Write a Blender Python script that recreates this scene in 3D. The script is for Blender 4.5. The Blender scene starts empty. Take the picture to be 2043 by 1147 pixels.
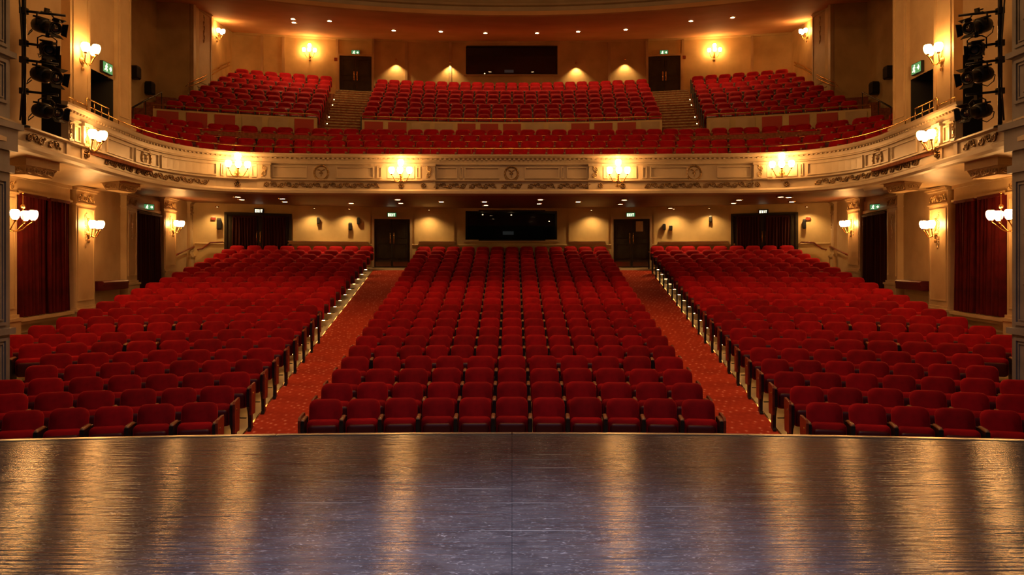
import bpy, bmesh, math, random
from math import sin, cos, pi, sqrt, atan2, radians
from mathutils import Vector, Matrix, Euler

random.seed(7)
C = bpy.context.scene.collection
SC = bpy.context.scene

# ------------------------------------------------------------------ camera, world, main lights, exposure
FPX, HY, CX, EYE = 1450.0, 523.0, 1021.0, 1.76
cam = bpy.data.cameras.new('camera')
cam.sensor_width = 36.0
cam.lens = 36.0 * FPX / 2043.0
cam.shift_y = -(573.5 - HY) / 2043.0
cam.clip_end = 200
camo = bpy.data.objects.new('camera', cam)
camo.location = (0, 0, EYE)
camo.rotation_euler = (pi / 2, 0, 0)
C.objects.link(camo)
SC.camera = camo

world = bpy.data.worlds.new('world')
SC.world = world
world.use_nodes = True
world.node_tree.nodes['Background'].inputs[0].default_value = (0.9, 0.75, 0.6, 1)
world.node_tree.nodes['Background'].inputs[1].default_value = 0.004

SC.view_settings.view_transform = 'Standard'
SC.view_settings.look = 'None'
SC.view_settings.exposure = 0.0
SC.view_settings.gamma = 1.0
SC.view_settings.use_curve_mapping = False
SC.cycles.max_bounces = 6
SC.cycles.diffuse_bounces = 4
SC.cycles.glossy_bounces = 3
SC.cycles.transmission_bounces = 4
SC.cycles.use_denoising = True
SC.cycles.sample_clamp_indirect = 4.0

WARM = (1.0, 0.52, 0.16)
HOUSE_W, FILL_W, STAGE_W = 620.0, 260.0, 125.0


def light(name, kind, loc, energy, color, rot=(0, 0, 0), **kw):
    l = bpy.data.lights.new(name, kind)
    l.energy = energy
    l.color = color
    for k, v in kw.items():
        setattr(l, k, v)
    o = bpy.data.objects.new(name, l)
    o.location = loc
    o.rotation_euler = rot
    C.objects.link(o)
    return o


# the house light above the stalls, an added soffit fill, the cool stage working light
light('house_light', 'AREA', (0, 12.5, 13.0), HOUSE_W, (1.0, 0.48, 0.17), (0, 0, 0), shape='RECTANGLE', size=9.0, size_y=5.0)
light('soffit_fill', 'POINT', (0, 11.5, 10.2), FILL_W, (1.0, 0.46, 0.14), shadow_soft_size=0.9)  # unseen point lamp added to lift the upper soffit and the walls
light('stage_light', 'AREA', (0, 0.6, 8.6), STAGE_W, (0.80, 0.80, 1.0), (radians(22), 0, 0), shape='RECTANGLE', size=5.0, size_y=0.8, spread=radians(120))
light('stage_spot', 'SPOT', (0, 1.8, 8.4), 5600.0, (0.64, 0.68, 1.0), (radians(13), 0, 0), spot_size=radians(34), spot_blend=1.0, shadow_soft_size=0.3)

# ------------------------------------------------------------------ materials


def new_mat(name):
    m = bpy.data.materials.new(name)
    m.use_nodes = True
    nt = m.node_tree
    return m, nt, nt.nodes['Principled BSDF']


def mat(name, col, rough=0.6, metal=0.0, spec=0.4, noise=None, bump=None, sheen=0.0, sheen_tint=None, coat=0.0):
    """noise = (scale, second colour, contrast low, high); bump = (scale, strength)."""
    m, nt, b = new_mat(name)
    b.inputs['Base Color'].default_value = (*col, 1)
    b.inputs['Roughness'].default_value = rough
    b.inputs['Metallic'].default_value = metal
    b.inputs['Specular IOR Level'].default_value = spec
    if coat:
        b.inputs['Coat Weight'].default_value = coat
        b.inputs['Coat Roughness'].default_value = 0.15
    if sheen:
        b.inputs['Sheen Weight'].default_value = sheen
        b.inputs['Sheen Roughness'].default_value = 0.35
        b.inputs['Sheen Tint'].default_value = (*(sheen_tint or col), 1)
    tc = nt.nodes.new('ShaderNodeTexCoord')
    if noise:
        sc, c2, lo, hi = noise
        n = nt.nodes.new('ShaderNodeTexNoise')
        n.inputs['Scale'].default_value = sc
        n.inputs['Detail'].default_value = 6
        r = nt.nodes.new('ShaderNodeValToRGB')
        r.color_ramp.elements[0].position = lo
        r.color_ramp.elements[1].position = hi
        r.color_ramp.elements[0].color = (*c2, 1)
        r.color_ramp.elements[1].color = (*col, 1)
        nt.links.new(tc.outputs['Object'], n.inputs['Vector'])
        nt.links.new(n.outputs['Fac'], r.inputs['Fac'])
        nt.links.new(r.outputs['Color'], b.inputs['Base Color'])
    if bump:
        n2 = nt.nodes.new('ShaderNodeTexNoise')
        n2.inputs['Scale'].default_value = bump[0]
        n2.inputs['Detail'].default_value = 4
        bp = nt.nodes.new('ShaderNodeBump')
        bp.inputs['Strength'].default_value = bump[1]
        bp.inputs['Distance'].default_value = 0.02
        nt.links.new(tc.outputs['Object'], n2.inputs['Vector'])
        nt.links.new(n2.outputs['Fac'], bp.inputs['Height'])
        nt.links.new(bp.outputs['Normal'], b.inputs['Normal'])
    return m


def emit(name, col, strength):
    m, nt, b = new_mat(name)
    b.inputs['Base Color'].default_value = (*col, 1)
    b.inputs['Emission Color'].default_value = (*col, 1)
    b.inputs['Emission Strength'].default_value = strength
    b.inputs['Roughness'].default_value = 0.4
    return m


def stage_mat():
    m, nt, b = new_mat('stage_hardboard')
    tc = nt.nodes.new('ShaderNodeTexCoord')
    mp = nt.nodes.new('ShaderNodeMapping')
    mp.inputs['Scale'].default_value = (1.3, 3.4, 1.0)
    nt.links.new(tc.outputs['Object'], mp.inputs['Vector'])
    n = nt.nodes.new('ShaderNodeTexNoise')
    n.inputs['Scale'].default_value = 2.2
    n.inputs['Detail'].default_value = 9
    n.inputs['Roughness'].default_value = 0.65
    n.inputs['Distortion'].default_value = 0.6
    nt.links.new(mp.outputs['Vector'], n.inputs['Vector'])
    r = nt.nodes.new('ShaderNodeValToRGB')
    r.color_ramp.elements[0].position = 0.3
    r.color_ramp.elements[1].position = 0.72
    r.color_ramp.elements[0].color = (0.036, 0.033, 0.034, 1)
    r.color_ramp.elements[1].color = (0.088, 0.080, 0.079, 1)
    nt.links.new(n.outputs['Fac'], r.inputs['Fac'])
    # fine pale scratches running mostly across the stage
    mp2 = nt.nodes.new('ShaderNodeMapping')
    mp2.inputs['Scale'].default_value = (1.0, 3.2, 1.0)
    mp2.inputs['Rotation'].default_value = (0, 0, 0.35)
    nt.links.new(tc.outputs['Object'], mp2.inputs['Vector'])
    n2 = nt.nodes.new('ShaderNodeTexNoise')
    n2.inputs['Scale'].default_value = 13.0
    n2.inputs['Detail'].default_value = 7
    n2.inputs['Distortion'].default_value = 2.2
    nt.links.new(mp2.outputs['Vector'], n2.inputs['Vector'])
    r2 = nt.nodes.new('ShaderNodeValToRGB')
    r2.color_ramp.elements[0].position = 0.58
    r2.color_ramp.elements[1].position = 0.70
    r2.color_ramp.elements[0].color = (0, 0, 0, 1)
    r2.color_ramp.elements[1].color = (0.8, 0.8, 0.8, 1)
    nt.links.new(n2.outputs['Fac'], r2.inputs['Fac'])
    mx = nt.nodes.new('ShaderNodeMix')
    mx.data_type = 'RGBA'
    nt.links.new(r2.outputs['Color'], mx.inputs['Factor'])
    nt.links.new(r.outputs['Color'], mx.inputs['A'])
    mx.inputs['B'].default_value = (0.26, 0.24, 0.225, 1)
    nt.links.new(mx.outputs['Result'], b.inputs['Base Color'])
    rr = nt.nodes.new('ShaderNodeMapRange')
    rr.inputs['To Min'].default_value = 0.09
    rr.inputs['To Max'].default_value = 0.17
    nt.links.new(n.outputs['Fac'], rr.inputs['Value'])
    nt.links.new(rr.outputs['Result'], b.inputs['Roughness'])
    b.inputs['Specular IOR Level'].default_value = 0.32
    # shallow ripples across the boards break the reflections up along the line of sight
    mp3 = nt.nodes.new('ShaderNodeMapping')
    mp3.inputs['Scale'].default_value = (0.7, 14.0, 1.0)
    nt.links.new(tc.outputs['Object'], mp3.inputs['Vector'])
    n3 = nt.nodes.new('ShaderNodeTexNoise')
    n3.inputs['Scale'].default_value = 1.6
    n3.inputs['Detail'].default_value = 5
    nt.links.new(mp3.outputs['Vector'], n3.inputs['Vector'])
    bp = nt.nodes.new('ShaderNodeBump')
    bp.inputs['Strength'].default_value = 0.62
    bp.inputs['Distance'].default_value = 0.014
    nt.links.new(n3.outputs['Fac'], bp.inputs['Height'])
    nt.links.new(bp.outputs['Normal'], b.inputs['Normal'])
    return m


def carpet_mat():
    m, nt, b = new_mat('patterned_carpet')
    tc = nt.nodes.new('ShaderNodeTexCoord')
    mp = nt.nodes.new('ShaderNodeMapping')
    mp.inputs['Scale'].default_value = (9.5, 7.0, 0.01)
    mp.inputs['Rotation'].default_value = (0, 0, 0.5)
    nt.links.new(tc.outputs['Object'], mp.inputs['Vector'])
    v = nt.nodes.new('ShaderNodeTexVoronoi')
    v.inputs['Scale'].default_value = 1.0
    v.inputs['Randomness'].default_value = 0.45
    nt.links.new(mp.outputs['Vector'], v.inputs['Vector'])
    r = nt.nodes.new('ShaderNodeValToRGB')
    r.color_ramp.elements[0].position = 0.14
    r.color_ramp.elements[1].position = 0.24
    r.color_ramp.elements[0].color = (0.74, 0.29, 0.18, 1)
    r.color_ramp.elements[1].color = (0.55, 0.070, 0.028, 1)
    e = r.color_ramp.elements.new(0.55)
    e.color = (0.46, 0.050, 0.021, 1)
    nt.links.new(v.outputs['Distance'], r.inputs['Fac'])
    nt.links.new(r.outputs['Color'], b.inputs['Base Color'])
    b.inputs['Roughness'].default_value = 0.95
    b.inputs['Specular IOR Level'].default_value = 0.1
    return m


PLASTER = mat('cream_plaster', (0.56, 0.41, 0.22), 0.42, spec=0.35, noise=(1.6, (0.45, 0.31, 0.16), 0.32, 0.62), bump=(14, 0.10))
PLASTER_D = mat('ochre_plaster', (0.66, 0.49, 0.225), 0.5, spec=0.25, noise=(1.1, (0.47, 0.34, 0.15), 0.30, 0.65), bump=(9, 0.10))
FASCIA = mat('grey_cream_paint', (0.46, 0.37, 0.25), 0.38, spec=0.4, noise=(1.3, (0.38, 0.30, 0.20), 0.3, 0.6), bump=(10, 0.06))
COOLLIT = mat('cool_lit_pier', (0.27, 0.26, 0.255), 0.5, spec=0.3, noise=(2.2, (0.19, 0.18, 0.175), 0.3, 0.65), bump=(12, 0.12))  # pier's cream greyed so the colour carries the cool stage light
GILT = mat('old_gilding', (0.50, 0.34, 0.14), 0.40, metal=0.35, noise=(9, (0.30, 0.18, 0.07), 0.35, 0.6))
GILTM = mat('mid_gilding', (0.34, 0.22, 0.09), 0.40, metal=0.4, noise=(9, (0.20, 0.12, 0.05), 0.35, 0.6))
GILTD = mat('dark_gilding', (0.24, 0.14, 0.05), 0.42, metal=0.6, noise=(9, (0.09, 0.05, 0.02), 0.35, 0.6))
BRASS = mat('brass', (0.72, 0.46, 0.16), 0.25, metal=1.0)
VELVET = mat('red_velvet', (0.36, 0.003, 0.008), 0.8, spec=0.15, noise=(5, (0.26, 0.002, 0.006), 0.35, 0.6), sheen=0.5, sheen_tint=(1.0, 0.06, 0.06))
_nt = VELVET.node_tree
_b = _nt.nodes['Principled BSDF']
_src = _b.inputs['Base Color'].links[0].from_socket
_oi = _nt.nodes.new('ShaderNodeObjectInfo')
_mr = _nt.nodes.new('ShaderNodeMapRange')
_mr.inputs['To Min'].default_value = 0.78
_mr.inputs['To Max'].default_value = 1.15
_hs = _nt.nodes.new('ShaderNodeHueSaturation')
_nt.links.new(_oi.outputs['Random'], _mr.inputs['Value'])
_nt.links.new(_mr.outputs['Result'], _hs.inputs['Value'])
_nt.links.new(_src, _hs.inputs['Color'])
_nt.links.new(_hs.outputs['Color'], _b.inputs['Base Color'])
PAN = mat('seat_pan_wine', (0.075, 0.003, 0.004), 0.45, spec=0.4)
WOODRED = mat('red_mahogany', (0.22, 0.035, 0.016), 0.32, spec=0.5, noise=(6, (0.12, 0.015, 0.008), 0.35, 0.65))
WOODTAN = mat('worn_armrest_wood', (0.30, 0.14, 0.06), 0.32, spec=0.5)
IRON = mat('black_iron', (0.012, 0.010, 0.010), 0.38, spec=0.45)
CURTAIN = mat('crimson_curtain', (0.085, 0.004, 0.004), 0.8, spec=0.12, noise=(3, (0.05, 0.0025, 0.0025), 0.35, 0.6), sheen=0.12, sheen_tint=(1, .1, .06))
CURTAIN_D = mat('dark_wine_curtain', (0.040, 0.009, 0.006), 0.85, spec=0.12, sheen=0.06, sheen_tint=(1, .3, .2))
DOOR = mat('dark_brown_door', (0.040, 0.029, 0.014), 0.42, spec=0.4, noise=(4, (0.024, 0.017, 0.008), 0.35, 0.65))
DARK = mat('dark_interior', (0.012, 0.011, 0.011), 0.8)
STAGE = stage_mat()
CARPET = carpet_mat()
STALLFLOOR = mat('tan_floor_paint', (0.42, 0.31, 0.18), 0.5, noise=(1.5, (0.30, 0.21, 0.12), 0.3, 0.6))
SOFFIT = mat('maroon_soffit', (0.26, 0.10, 0.05), 0.45, spec=0.35, noise=(0.8, (0.20, 0.075, 0.035), 0.3, 0.65))
UPSOFFIT = mat('terracotta_soffit', (0.80, 0.48, 0.25), 0.75, spec=0.15, noise=(0.7, (0.68, 0.39, 0.19), 0.3, 0.65))
ALU = mat('worn_aluminium', (0.62, 0.60, 0.56), 0.3, metal=0.9)
STAIRC = mat('stair_carpet', (0.34, 0.12, 0.04), 0.85, noise=(10, (0.24, 0.075, 0.025), 0.35, 0.6))
STEPC = mat('orange_brown_carpet', (0.30, 0.10, 0.04), 0.9, noise=(14, (0.20, 0.06, 0.02), 0.35, 0.6))
BLACK = mat('black_metal', (0.010, 0.009, 0.008), 0.45, spec=0.4)
LENS = mat('dark_lens', (0.02, 0.02, 0.025), 0.08, spec=0.7)
PAPER = mat('notice_paper', (0.45, 0.33, 0.18), 0.8)
GLOBE = emit('lit_frosted_glass', (1.0, 0.48, 0.14), 66.0)
SPOTLENS = emit('lit_downlight', (1.0, 0.62, 0.28), 22.0)
AISLE = emit('lit_aisle_lens', (1.0, 0.56, 0.18), 26.0)
SIGNG = emit('lit_green_sign', (0.08, 0.30, 0.12), 0.8)
MONITOR = emit('dim_screen', (0.35, 0.5, 0.6), 0.02)
SIGNW = emit('lit_white_sign', (1.0, 0.92, 0.62), 2.2)
RIBBON = mat('faded_red_panel', (0.42, 0.04, 0.02), 0.6)
gm, gnt, gb = new_mat('window_glass')
gb.inputs['Base Color'].default_value = (0.85, 0.9, 0.9, 1)
gb.inputs['Transmission Weight'].default_value = 1.0
gb.inputs['Roughness'].default_value = 0.02
gb.inputs['IOR'].default_value = 1.45
PANE = gm

# ------------------------------------------------------------------ mesh helpers


class MB:
    def __init__(self):
        self.v, self.f, self.mi, self.sm = [], [], [], []

    def add(self, vs, fs, mi=0, smooth=False, M=None):
        n = len(self.v)
        if M is not None:
            vs = [tuple(M @ Vector(p)) for p in vs]
        self.v += [tuple(p) for p in vs]
        self.f += [tuple(i + n for i in f) for f in fs]
        self.mi += [mi] * len(fs)
        self.sm += [smooth] * len(fs)
        return self

    def box(self, x0, x1, y0, y1, z0, z1, mi=0, M=None):
        vs = [(x0, y0, z0), (x1, y0, z0), (x1, y1, z0), (x0, y1, z0), (x0, y0, z1), (x1, y0, z1), (x1, y1, z1), (x0, y1, z1)]
        return self.add(vs, [(3, 2, 1, 0), (4, 5, 6, 7), (0, 1, 5, 4), (1, 2, 6, 5), (2, 3, 7, 6), (3, 0, 4, 7)], mi, False, M)

    def hexa(self, lo, hi, mi=0):
        """prism between two polygons with the same number of points."""
        n = len(lo)
        fs = [tuple(range(n))[::-1], tuple(range(n, 2 * n))] + [(i, (i + 1) % n, n + (i + 1) % n, n + i) for i in range(n)]
        return self.add(list(lo) + list(hi), fs, mi)

    def rings(self, rings, mi=0, smooth=True, cap0=True, cap1=True, closed=True, M=None):
        n = len(rings[0])
        vs = [p for r in rings for p in r]
        fs = []
        for k in range(len(rings) - 1):
            for i in range(n if closed else n - 1):
                j = (i + 1) % n
                fs.append((k * n + i, k * n + j, (k + 1) * n + j, (k + 1) * n + i))
        if cap0 and closed:
            fs.append(tuple(range(n))[::-1])
        if cap1 and closed:
            fs.append(tuple((len(rings) - 1) * n + i for i in range(n)))
        return self.add(vs, fs, mi, smooth, M)

    def tube(self, pts, r, seg=6, mi=0, M=None):
        pts = [Vector(p) for p in pts]
        rs = r if isinstance(r, (list, tuple)) else [r] * len(pts)
        rings, up = [], None
        for i, p in enumerate(pts):
            t = (pts[min(i + 1, len(pts) - 1)] - pts[max(i - 1, 0)])
            if t.length < 1e-9:
                t = Vector((0, 0, 1))
            t.normalize()
            if up is None:
                up = Vector((0, 0, 1)) if abs(t.z) < 0.9 else Vector((1, 0, 0))
            a = t.cross(up)
            if a.length < 1e-6:
                a = t.cross(Vector((1, 0, 0)))
            a.normalize()
            b = a.cross(t)
            up = b
            rings.append([tuple(p + (a * cos(2 * pi * k / seg) + b * sin(2 * pi * k / seg)) * rs[i]) for k in range(seg)])
        return self.rings(rings, mi, True, M=M)

    def lathe(self, prof, seg=12, mi=0, M=None, sy=1.0):
        rings = [[(max(r, 1e-4) * cos(2 * pi * k / seg), sy * max(r, 1e-4) * sin(2 * pi * k / seg), z) for k in range(seg)] for r, z in prof]
        return self.rings(rings, mi, True, M=M)

    def sphere(self, c, r, seg=8, mi=0, sc=(1, 1, 1)):
        pr = [(r * sin(pi * i / 5), -r * cos(pi * i / 5)) for i in range(6)]
        return self.lathe(pr, seg, mi, Matrix.Translation(c) @ Matrix.Diagonal((*sc, 1)))

    def pad(self, w, h, T, zc, y0=0.0, Rt=0.1, Rb=0.05, tilt=0.0, z_piv=0.0, nc=4, phis=5, bulge=0.02, mi=0):
        """upholstered pad standing in x-z, front towards -y, tilted about z_piv."""
        pts = []
        for cx, cz, R, a0 in ((1, 1, Rt, 0), (-1, 1, Rt, 90), (-1, -1, Rb, 180), (1, -1, Rb, 270)):
            for i in range(nc):
                a = radians(a0 + 90 * i / (nc - 1))
                pts.append((cx * (w / 2 - R) + R * cos(a), cz * (h / 2 - R) + R * sin(a)))
        r = T / 2
        ring = []
        ct, st = cos(tilt), sin(tilt)

        def put(sx, sz, y):
            out = []
            for x, z in pts:
                zz = zc + z * sz - z_piv
                out.append((x * sx, y0 + y * ct + zz * st, z_piv + zz * ct - y * st))
            return out
        for i in range(phis):
            ph = -pi / 2 + pi * i / (phis - 1)
            ins = r * (1 - cos(ph))
            ring.append(put((w / 2 - ins) / (w / 2), (h / 2 - ins) / (h / 2), -r * sin(ph)))
        ring.append(put(0.55, 0.55, -(r + bulge)))
        return self.rings(ring, mi, True)

    def build(self, name, mats, parent=None, recalc=True):
        me = bpy.data.meshes.new(name)
        me.from_pydata(self.v, [], self.f)
        for m in (mats if isinstance(mats, (list, tuple)) else [mats]):
            me.materials.append(m)
        me.polygons.foreach_set('material_index', self.mi)
        me.polygons.foreach_set('use_smooth', self.sm)
        if recalc:
            bm = bmesh.new()
            bm.from_mesh(me)
            bmesh.ops.recalc_face_normals(bm, faces=bm.faces)
            bm.to_mesh(me)
            bm.free()
        me.update()
        o = bpy.data.objects.new(name, me)
        C.objects.link(o)
        if parent is not None:
            o.parent = parent
        return o


def tag(o, label=None, cat=None, group=None, kind=None):
    if label:
        o['label'] = label
    if cat:
        o['category'] = cat
    if group:
        o['group'] = group
    if kind:
        o['kind'] = kind
    return o


def thing(name, label, cat, loc=(0, 0, 0), rz=0.0, group=None, rx=0.0):
    o = bpy.data.objects.new(name, None)
    o.empty_display_size = 0.1
    C.objects.link(o)
    o.location = loc
    o.rotation_euler = (rx, 0, rz)
    return tag(o, label, cat, group)


def struct(name, label=None, loc=(0, 0, 0), rz=0.0):
    o = thing(name, label, None, loc, rz)
    o['kind'] = 'structure'
    return o


def dup(root, loc, rz, label=None, group=None):
    r = root.copy()
    C.objects.link(r)
    r.location = loc
    r.rotation_euler = (root.rotation_euler[0], 0, rz)
    if label:
        r['label'] = label
    if group:
        r['group'] = group
    for ch in root.children:
        c = ch.copy()
        C.objects.link(c)
        c.parent = r
        for g in ch.children:
            d = g.copy()
            C.objects.link(d)
            d.parent = c
    return r


ORD = ['first', 'second', 'third', 'fourth', 'fifth', 'sixth', 'seventh', 'eighth', 'ninth', 'tenth', 'eleventh', 'twelfth',
       'thirteenth', 'fourteenth', 'fifteenth', 'sixteenth', 'seventeenth', 'eighteenth', 'nineteenth', 'twentieth',
       'twenty-first', 'twenty-second', 'twenty-third', 'twenty-fourth', 'twenty-fifth']

# ------------------------------------------------------------------ plan of the house (metres; stage floor is z = 0, the house lies along +y)
RS = 23.0                    # radius of the stalls rows
ROW0, PITCH = 10.36, 0.87


def px(x, y, d):
    return Vector(((x - CX) * d / FPX, d, EYE + (HY - y) * d / FPX))


def floor_z(x, y):
    k = (y + x * x / (2 * RS) - ROW0) / PITCH
    return -1.09 if k < 0 else -1.09 + 0.0826 * k + 0.00187 * k * k


def xwall(y):
    return 9.9 + 0.14 * (y - 14.0)


WN = 1 / sqrt(1 + 0.14 ** 2)


def side_y(xpx):
    """distance at which the sight line through photo column xpx (left half) meets the left side wall"""
    return 7.94 / ((CX - xpx) / FPX - 0.14)


def side_frame(s, y, out=0.0):
    n = (-s * WN, 0.14 * WN)
    return Vector((s * xwall(y) + n[0] * out, y + n[1] * out, 0)), atan2(n[0], -n[1])


def yback(x):
    return 29.1 - x * x / (2 * RS)


def back_frame(xpx, out=0.0):
    q = (xpx - CX) / FPX
    d = 29.0
    for _ in range(30):
        d = yback(q * d)
    X = q * d
    th = -math.asin(X / RS)
    return Vector((X + sin(th) * out, d - cos(th) * out, 0)), th


def yup(x):
    return 35.0 - x * x / 120.0


def up_frame(xpx, out=0.0):
    q = (xpx - CX) / FPX
    d = 35.0
    for _ in range(30):
        d = yup(q * d)
    X = q * d
    th = -math.asin(X / 60.0)
    return Vector((X + sin(th) * out, d - cos(th) * out, 0)), th


# ------------------------------------------------------------------ balcony front curve
_half = [(-8.10, 10.9), (-8.25, 12.0), (-8.42, 13.3), (-8.6, 14.8), (-8.76, 16.2), (-8.85, 17.4), (-8.72, 18.5), (-8.25, 19.4), (-7.4, 20.0),
         (-6.0, 20.28), (-4, 20.41), (-2, 20.48), (0, 20.5)]
_ctl = [Vector(p) for p in _half] + [Vector((-x, y)) for x, y in _half[-2::-1]]


def _catmull(P, n=8):
    out = []
    for i in range(len(P) - 1):
        p0, p1, p2, p3 = P[max(i - 1, 0)], P[i], P[i + 1], P[min(i + 2, len(P) - 1)]
        for j in range(n):
            t = j / n
            out.append(0.5 * ((2 * p1) + (p2 - p0) * t + (2 * p0 - 5 * p1 + 4 * p2 - p3) * t * t + (3 * p1 - p0 - 3 * p2 + p3) * t ** 3))
    out.append(P[-1])
    return out


FP = _catmull(_ctl)
FS = [0.0]
for _a, _b in zip(FP, FP[1:]):
    FS.append(FS[-1] + (_b - _a).length)
FLEN = FS[-1]


def fasc(s, out=0.0, z=0.0):
    """point on the balcony front at curve length s, moved out towards the stage, and the turn about z of a frame facing the stage"""
    s = min(max(s, 0.0), FLEN)
    lo, hi = 0, len(FS) - 2
    while lo < hi:
        m = (lo + hi + 1) // 2
        if FS[m] <= s:
            lo = m
        else:
            hi = m - 1
    i = lo
    t = (s - FS[i]) / max(FS[i + 1] - FS[i], 1e-9)
    p = FP[i].lerp(FP[i + 1], t)
    t0 = (FP[min(i + 1, len(FP) - 1)] - FP[max(i - 1, 0)]).normalized()
    t1 = (FP[min(i + 2, len(FP) - 1)] - FP[i]).normalized()
    tg = t0.lerp(t1, t).normalized()
    n = Vector((tg.y, -tg.x))     # towards the stage
    return Vector((p.x + n.x * out, p.y + n.y * out, z)), atan2(n.x, -n.y)


def fasc_at(xpx):
    q = (xpx - CX) / FPX
    best, bs = 1e9, 0
    for i in range(2001):
        s = FLEN * i / 2000
        p, _ = fasc(s)
        e = abs(p.x / p.y - q)
        if e < best:
            best, bs = e, s
    return bs


def mirror_s(s):
    return FLEN - s


def fasc_loft(mb, prof, s0, s1, n, mi=0, smooth=False, caps=True):
    """closed profile [(out, z)] swept along the balcony front"""
    rings = []
    for i in range(n + 1):
        s = s0 + (s1 - s0) * i / n
        rings.append([tuple(fasc(s, o)[0] + Vector((0, 0, z))) for o, z in prof])
    mb.rings(rings, mi, smooth, caps, caps)


# ------------------------------------------------------------------ STRUCTURE: stage
def stage_edge(x):
    return 7.5 - x * x / 86.0


fl = struct('floor', 'dark scuffed hardboard stage floor in large panels')
mb = MB()
xs = [-9.6 + 0.6 * i for i in range(33)]
lo = [(x, stage_edge(x) - 0.02, -0.05) for x in xs]
mb.hexa([(9.6, -3, -1.1), (-9.6, -3, -1.1)] + [(x, y, -1.1) for x, y, z in lo], [(9.6, -3, -0.022), (-9.6, -3, -0.022)] + [(x, y, -0.022) for x, y, z in lo])
mb.build('stage_base', DARK, fl)
ys = [-2.55, -1.33, -0.11, 1.11, 2.33, 3.55, 4.77, 5.99, 99]
G = 0.0009
for r in range(len(ys) - 1):
    off = 0.0 if r % 2 == 0 else 0.0
    for c in range(-4, 4):
        x0, x1 = c * 2.44 + (0.0006 if c == 0 else 0), (c + 1) * 2.44 - (0.0006 if c == -1 else 0)
        y0, y1 = ys[r], ys[r + 1]
        dz = random.uniform(-0.0012, 0.0)
        if r == len(ys) - 2:
            m2 = MB()
            xx = [x0 + G + (x1 - x0 - 2 * G) * i / 5 for i in range(6)]
            pol = [(x, y0 + G) for x in xx] + [(x, stage_edge(x) - 0.075) for x in xx[::-1]]
        else:
            m2 = MB()
            pol = [(x0 + G, y0 + G), (x1 - G, y0 + G), (x1 - G, y1 - G), (x0 + G, y1 - G)]
        m2.hexa([(x, y, -0.02) for x, y in pol], [(x, y, dz) for x, y in pol])
        m2.build('panel', STAGE, fl)
SCUFF = mat('pale_scuff', (0.30, 0.27, 0.24), 0.45, spec=0.4)
for x0_, x1_, y_ in ((935, 1168, 1058), (560, 722, 1003), (985, 1125, 1003), (1062, 1140, 907), (1000, 1120, 916), (880, 1010, 975), (1040, 1150, 933), (1290, 1420, 1010), (640, 700, 960), (1480, 1600, 985)):
    m2 = MB()
    d_ = FPX * EYE / (y_ - HY)
    a_, b_ = (x0_ - CX) * d_ / FPX, (x1_ - CX) * d_ / FPX
    rg = []
    for i in range(9):
        u = i / 8
        w_ = 0.0006 + 0.0020 * sin(pi * u)
        yy_ = d_ + 0.0025 * sin(5 * u + x0_) + 0.006 * u * sin(x0_)
        xx_ = a_ + (b_ - a_) * u
        rg.append([(xx_, yy_ - w_, -0.003), (xx_, yy_ - w_, 0.0006), (xx_, yy_ + w_, 0.0006), (xx_, yy_ + w_, -0.003)])
    m2.rings(rg, 0, False)
    m2.build('scuff_mark', SCUFF, fl)
tr = struct('trim_1', 'pale worn metal nosing along the curved stage edge')
for a in range(8):
    m2 = MB()
    xx = [-9.6 + 2.4 * a + 0.004 + (2.392) * i / 6 for i in range(7)]
    rings = []
    for x in xx:
        y = stage_edge(x)
        rings.append([(x, y - 0.07, -0.02), (x, y - 0.07, 0.006), (x, y, 0.006), (x, y + 0.004, -0.004), (x, y + 0.004, -0.09), (x, y - 0.004, -0.09), (x, y - 0.004, -0.02)])
    m2.rings(rings, 0, False)
    m2.build('nosing', ALU, tr)
mb = MB()
rings = [[(x, stage_edge(x) - 0.03, -1.12), (x, stage_edge(x) - 0.03, -0.09), (x, stage_edge(x) - 0.012, -0.09), (x, stage_edge(x) - 0.012, -1.12)] for x in xs]
mb.rings(rings, 0, False)
mb.build('stage_front', DOOR, tr)

# ------------------------------------------------------------------ STRUCTURE: stalls floor, walls, booth windows
mb = MB()
NX, NY = 44, 56
g = []
for j in range(NY + 1):
    y0 = 7.3 + (30.0 - 7.3) * j / NY
    for i in range(NX + 1):
        x = (-1 + 2 * i / NX) * (xwall(y0) + 0.15)
        g.append((x, y0, floor_z(x, y0)))
mb.add(g, [(j * (NX + 1) + i, j * (NX + 1) + i + 1, (j + 1) * (NX + 1) + i + 1, (j + 1) * (NX + 1) + i) for j in range(NY) for i in range(NX)], 0, True)
tag(mb.build('floor_stalls', STALLFLOOR, None, False), 'tan painted raked floor under the stalls seats', None, None, 'structure')


def grid_wall(name, us, zs, fn, m, openings=(), label=None):
    mb = MB()
    n = len(us)
    vs = [fn(u, z) for z in zs for u in us]
    fs = []
    for j in range(len(zs) - 1):
        for i in range(n - 1):
            uc, zc = (us[i] + us[i + 1]) / 2, (zs[j] + zs[j + 1]) / 2
            if any(a < uc < b and c < zc < d for a, b, c, d in openings):
                continue
            fs.append((j * n + i, j * n + i + 1, (j + 1) * n + i + 1, (j + 1) * n + i))
    mb.add(vs, fs)
    return tag(mb.build(name, m, None, False), label, None, None, 'structure')


def span(a, b, n, extra=()):
    return sorted(set([round(a + (b - a) * i / n, 4) for i in range(n + 1)] + list(extra)))


WL = (-1.86, 1.80, 2.66, 3.80)
grid_wall('wall_back', span(-11.75, 11.75, 46, WL[:2]), span(-0.2, 4.2, 4, WL[2:]), lambda u, z: (u, yback(u), z), PLASTER_D, [WL], 'ochre back wall of the stalls under the balcony')
WU = (-2.22, 2.18, 10.82, 12.13)
grid_wall('wall_balcony', span(-13.1, 13.1, 30, WU[:2]), span(8.2, 12.9, 4, WU[2:]), lambda u, z: (u, yup(u), z), PLASTER_D, [WU], 'ochre back wall of the balcony')


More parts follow.
